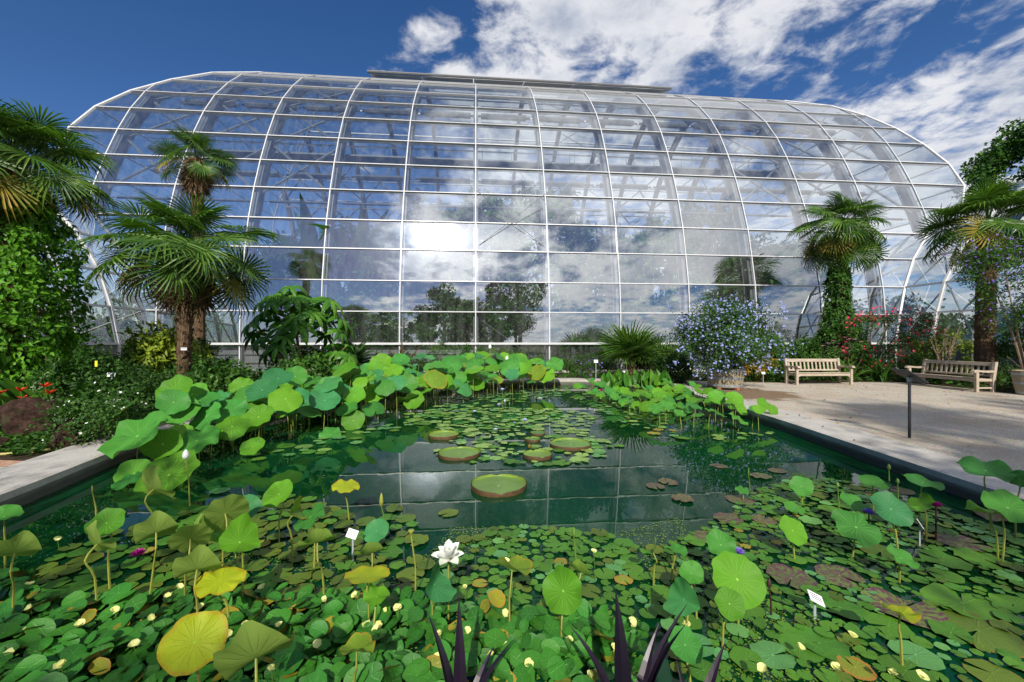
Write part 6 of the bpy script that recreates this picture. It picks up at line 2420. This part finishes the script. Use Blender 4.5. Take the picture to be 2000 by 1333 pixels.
def FZ(px, py):
    h = 'just above' if py < 1262 else 'along'
    e = 'the bottom edge'
    w = [(130, 'at the picture corner'), (300, 'left of the large yellow leaf'), (460, 'round the large yellow leaf'), (640, 'round the biggest folded leaf'), (820, 'below the edge-on yellow leaf'), (960, 'round the first purple clump'), (1130, 'between the purple clumps'), (9999, 'round the larger purple clump')]
    return next(q for lim, q in w if px < lim) + f', {h} {e}'


items = []
for k, (x, y, r_) in enumerate(specs):
    z = ZW + .012 + .10 * rr.random() ** 1.6
    me_ = POPPY['poppy_yel' if rr.random() < .07 else 'poppy_leaf'][rr.randrange(4)]
    M = tilt_matrix((x, y, z), r_, (rr.gauss(0, .35), rr.gauss(-.15, .35), 1), rr.uniform(0, 6.28))
    if k < 290 and y > 1.9:
        tag(obj('floating_leaf', me_, M=M), f"{'yellowing' if 'yel' in me_.materials[0].name else 'glossy green'} oval floating leaf {FZ(1000 + 800 * x / y, 666.5 + 1424 / y)}", 'floating leaf', 'oval floating leaves')
    else:
        items.append((me_, M))
merged('small_floating_leaves', items, 'mass of small oval leaves between the larger floating ones', 'floating leaves')

pv = petal_mesh('petal', .031, .042, MAT['yel_fl'], .3, .35)
YF = [(22, 1139), (60, 1143), (60, 1190), (57, 1230), (112, 1055), (155, 1222), (225, 1195), (298, 1208), (330, 1165), (350, 1148), (390, 1190), (425, 1240), (480, 1223), (512, 1150), (530, 1310), (635, 1175), (485, 1225), (545, 1225),
      (262, 1262), (445, 1242), (694, 1165), (755, 1195), (778, 1190), (715, 1220), (740, 1222), (735, 1232), (748, 1148), (908, 1150), (912, 1237), (985, 1200), (985, 1263), (958, 1282), (990, 1098), (855, 1290), (1035, 1300), (1065, 1165), (1115, 1130), (1112, 1255),
      (1160, 1080), (1235, 1218), (1150, 1320), (1200, 1270), (1390, 1185), (1560, 1268), (1490, 1310), (1665, 1245), (1635, 1310), (1745, 1320), (1800, 1325), (1340, 1225), (860, 1240), (20, 1280), (120, 1300), (620, 1260), (330, 1300)]
for k, (x, y) in enumerate(YF):
    z = ZW + .07 + .06 * rnd.random()
    c = gp(x, y, z)
    root = empty('water_poppy', (c[0], c[1], ZW), f'pale yellow three-petalled flower {FZ(x, y)}' if y > 1225 and x < 1300 else f"pale yellow three-petalled flower near the {min(LAND, key=lambda q: (q[0] - x) ** 2 + (q[1] - y) ** 2)[2]}", 'flower', 'pale yellow pond flowers')
    T = Matrix.Translation((0, 0, z - ZW)) @ Vector((rnd.uniform(-.5, .5), rnd.uniform(-.7, 0), 1)).normalized().to_track_quat('Z', 'Y').to_matrix().to_4x4()
    for i in range(3):
        obj('petal', pv, root, M=T @ frond_matrix(i * 2.094 + k, R(rnd.choice((12, 20, 45))), 0, rnd.uniform(.8, 1.1), (0, 0, 0)))
    mb = MB()
    mb.tube([(.01, .01, -.03), (0, 0, z - ZW)], .0025, 4)
    mb.build('stalk', MAT['stem'], root)

# duckweed specks
rng = np.random.default_rng(40)
Pd = []
for poly_px, n in (([(880, 1030), (1000, 1030), (1000, 1060), (800, 1110), (860, 1060)], 700), ([(1200, 1040), (1330, 1010), (1400, 1120), (1380, 1200), (1250, 1150)], 900), ([(1450, 1150), (1600, 1210), (1750, 1333), (1400, 1333), (1380, 1210)], 1500), ([(400, 1060), (700, 1080), (850, 1180), (400, 1200)], 1300), ([(0, 1200), (1250, 1200), (1250, 1360), (0, 1360)], 2200)):
    poly = [gp(x, y, ZW)[:2] for x, y in poly_px]
    xs, ys = [p[0] for p in poly], [p[1] for p in poly]
    k = 0
    while k < n:
        x, y = rng.uniform(min(xs), max(xs)), rng.uniform(min(ys), max(ys))
        if in_poly(x, y, poly):
            Pd.append((x, y))
            k += 1
Pd = np.array(Pd)
n = len(Pd)
a = rng.random(n) * 6.28
s = .004 + .006 * rng.random(n)
q = np.stack([np.stack([Pd[:, 0] + s * np.cos(a + g), Pd[:, 1] + s * np.sin(a + g), np.full(n, ZW + .003)], 1) for g in (0, 1.57, 3.14, 4.71)], 1).reshape(-1, 3)
tag(obj('duckweed', mesh_np('duckweed', q, np.arange(n * 4).reshape(-1, 4), MAT['duck'])), 'tiny floating duckweed specks between the near leaves', 'duckweed', None, 'stuff')

# upright pickerel weed in the low patch
rng = np.random.default_rng(23)
root = empty('pickerel_weed', (4.2, 13.4, ZW), 'upright lance-leaved water plant behind the low lotus patch', 'plant')
mb = MB()
for i in range(120):
    x, y = rng.uniform(-1.1, .9), rng.uniform(-.7, .8)
    hgt = rng.uniform(.45, .85)
    b = (x, y, hgt * .45)
    mb.tube([(x, y, -.05), (x + .02, y, hgt * .5)], .007, 4)
    strap(rng, hgt * .62, .12, rng.random() * 6.28, R(60 + 28 * rng.random()), .1 + .3 * rng.random(), mb, 5, rng.normal(0, .4), b)
mb.build('foliage', MAT['g_bright'], root)

# dark purple strap leaves at the very front
def purple(label, x, y, leaves, seed):
    rng = np.random.default_rng(seed)
    cx, cy, _ = gp(x, y, .0)
    root = empty('purple_leaf_clump', (cx, cy, ZW), label, 'plant', 'dark purple leaf clumps')
    for L, w, az, el, ar in leaves:
        mb = MB()
        strap(rng, L * PK, w * 1.2, R(az), R(el), ar * 1.3 + .15, mb, 10, rng.normal(0, .3), (rng.normal(0, .015), rng.normal(0, .015), 0))
        mb.build('leaf', MAT['purple_leaf'], root)


PK = 1.15
purple('dark purple leaf clump under the white lotus', 893, 1420, [(.58, .034, 100, 86, .15), (.50, .036, 20, 80, .5), (.55, .03, 150, 84, .25), (.50, .022, 175, 74, 2.3), (.34, .05, 200, 45, .8), (.40, .03, 60, 70, .6)], 1)
purple('larger dark purple leaf clump at the bottom, beside the near pads', 1222, 1420, [(.62, .045, 95, 88, .12), (.55, .05, 20, 78, .5), (.52, .03, 150, 80, .5), (.48, .026, 178, 74, 2.4), (.55, .024, 5, 66, 2.2), (.50, .03, 45, 74, .4), (.62, .022, 25, 70, .35), (.36, .03, 120, 70, .4)], 2)
purple('dark purple arching leaves beside the round leaf at bottom', 1360, 1430, [(.46, .028, 35, 62, .2), (.40, .03, 160, 72, .5), (.36, .022, 100, 80, .3)], 3)

# leaf litter on the paths and the rim
rng = np.random.default_rng(66)
n = 420
PL = []
while len(PL) < n:
    x, y = rng.uniform(5.0, 15.2), rng.uniform(3, 15.6)
    if in_poly(x, y, [(p.x, p.y) for p in pond_in]):
        continue
    if rng.random() < .25 + .75 * max(0, (y - 11) / 5, (x - 12) / 4):
        on_rim = in_poly(x, y, [(p.x, p.y) for p in pond_out])
        PL.append((x, y, .056 if on_rim else .010))
PL = np.array(PL)
D = rng.normal(0, 1, (n, 3)) * np.array([1, 1, .12])
V, Fa = leaves_np(PL, D, .03 + .05 * rng.random(n), .02 + .02 * rng.random(n), rng, .15, -.05)
V[:, 2] = np.maximum(V[:, 2], .0065)
tag(obj('fallen_leaves', mesh_np('fallen_leaves', V, Fa, MAT['frond_dead'])), 'scattered dry leaves on the gravel and pond rim', 'fallen leaves', None, 'stuff')
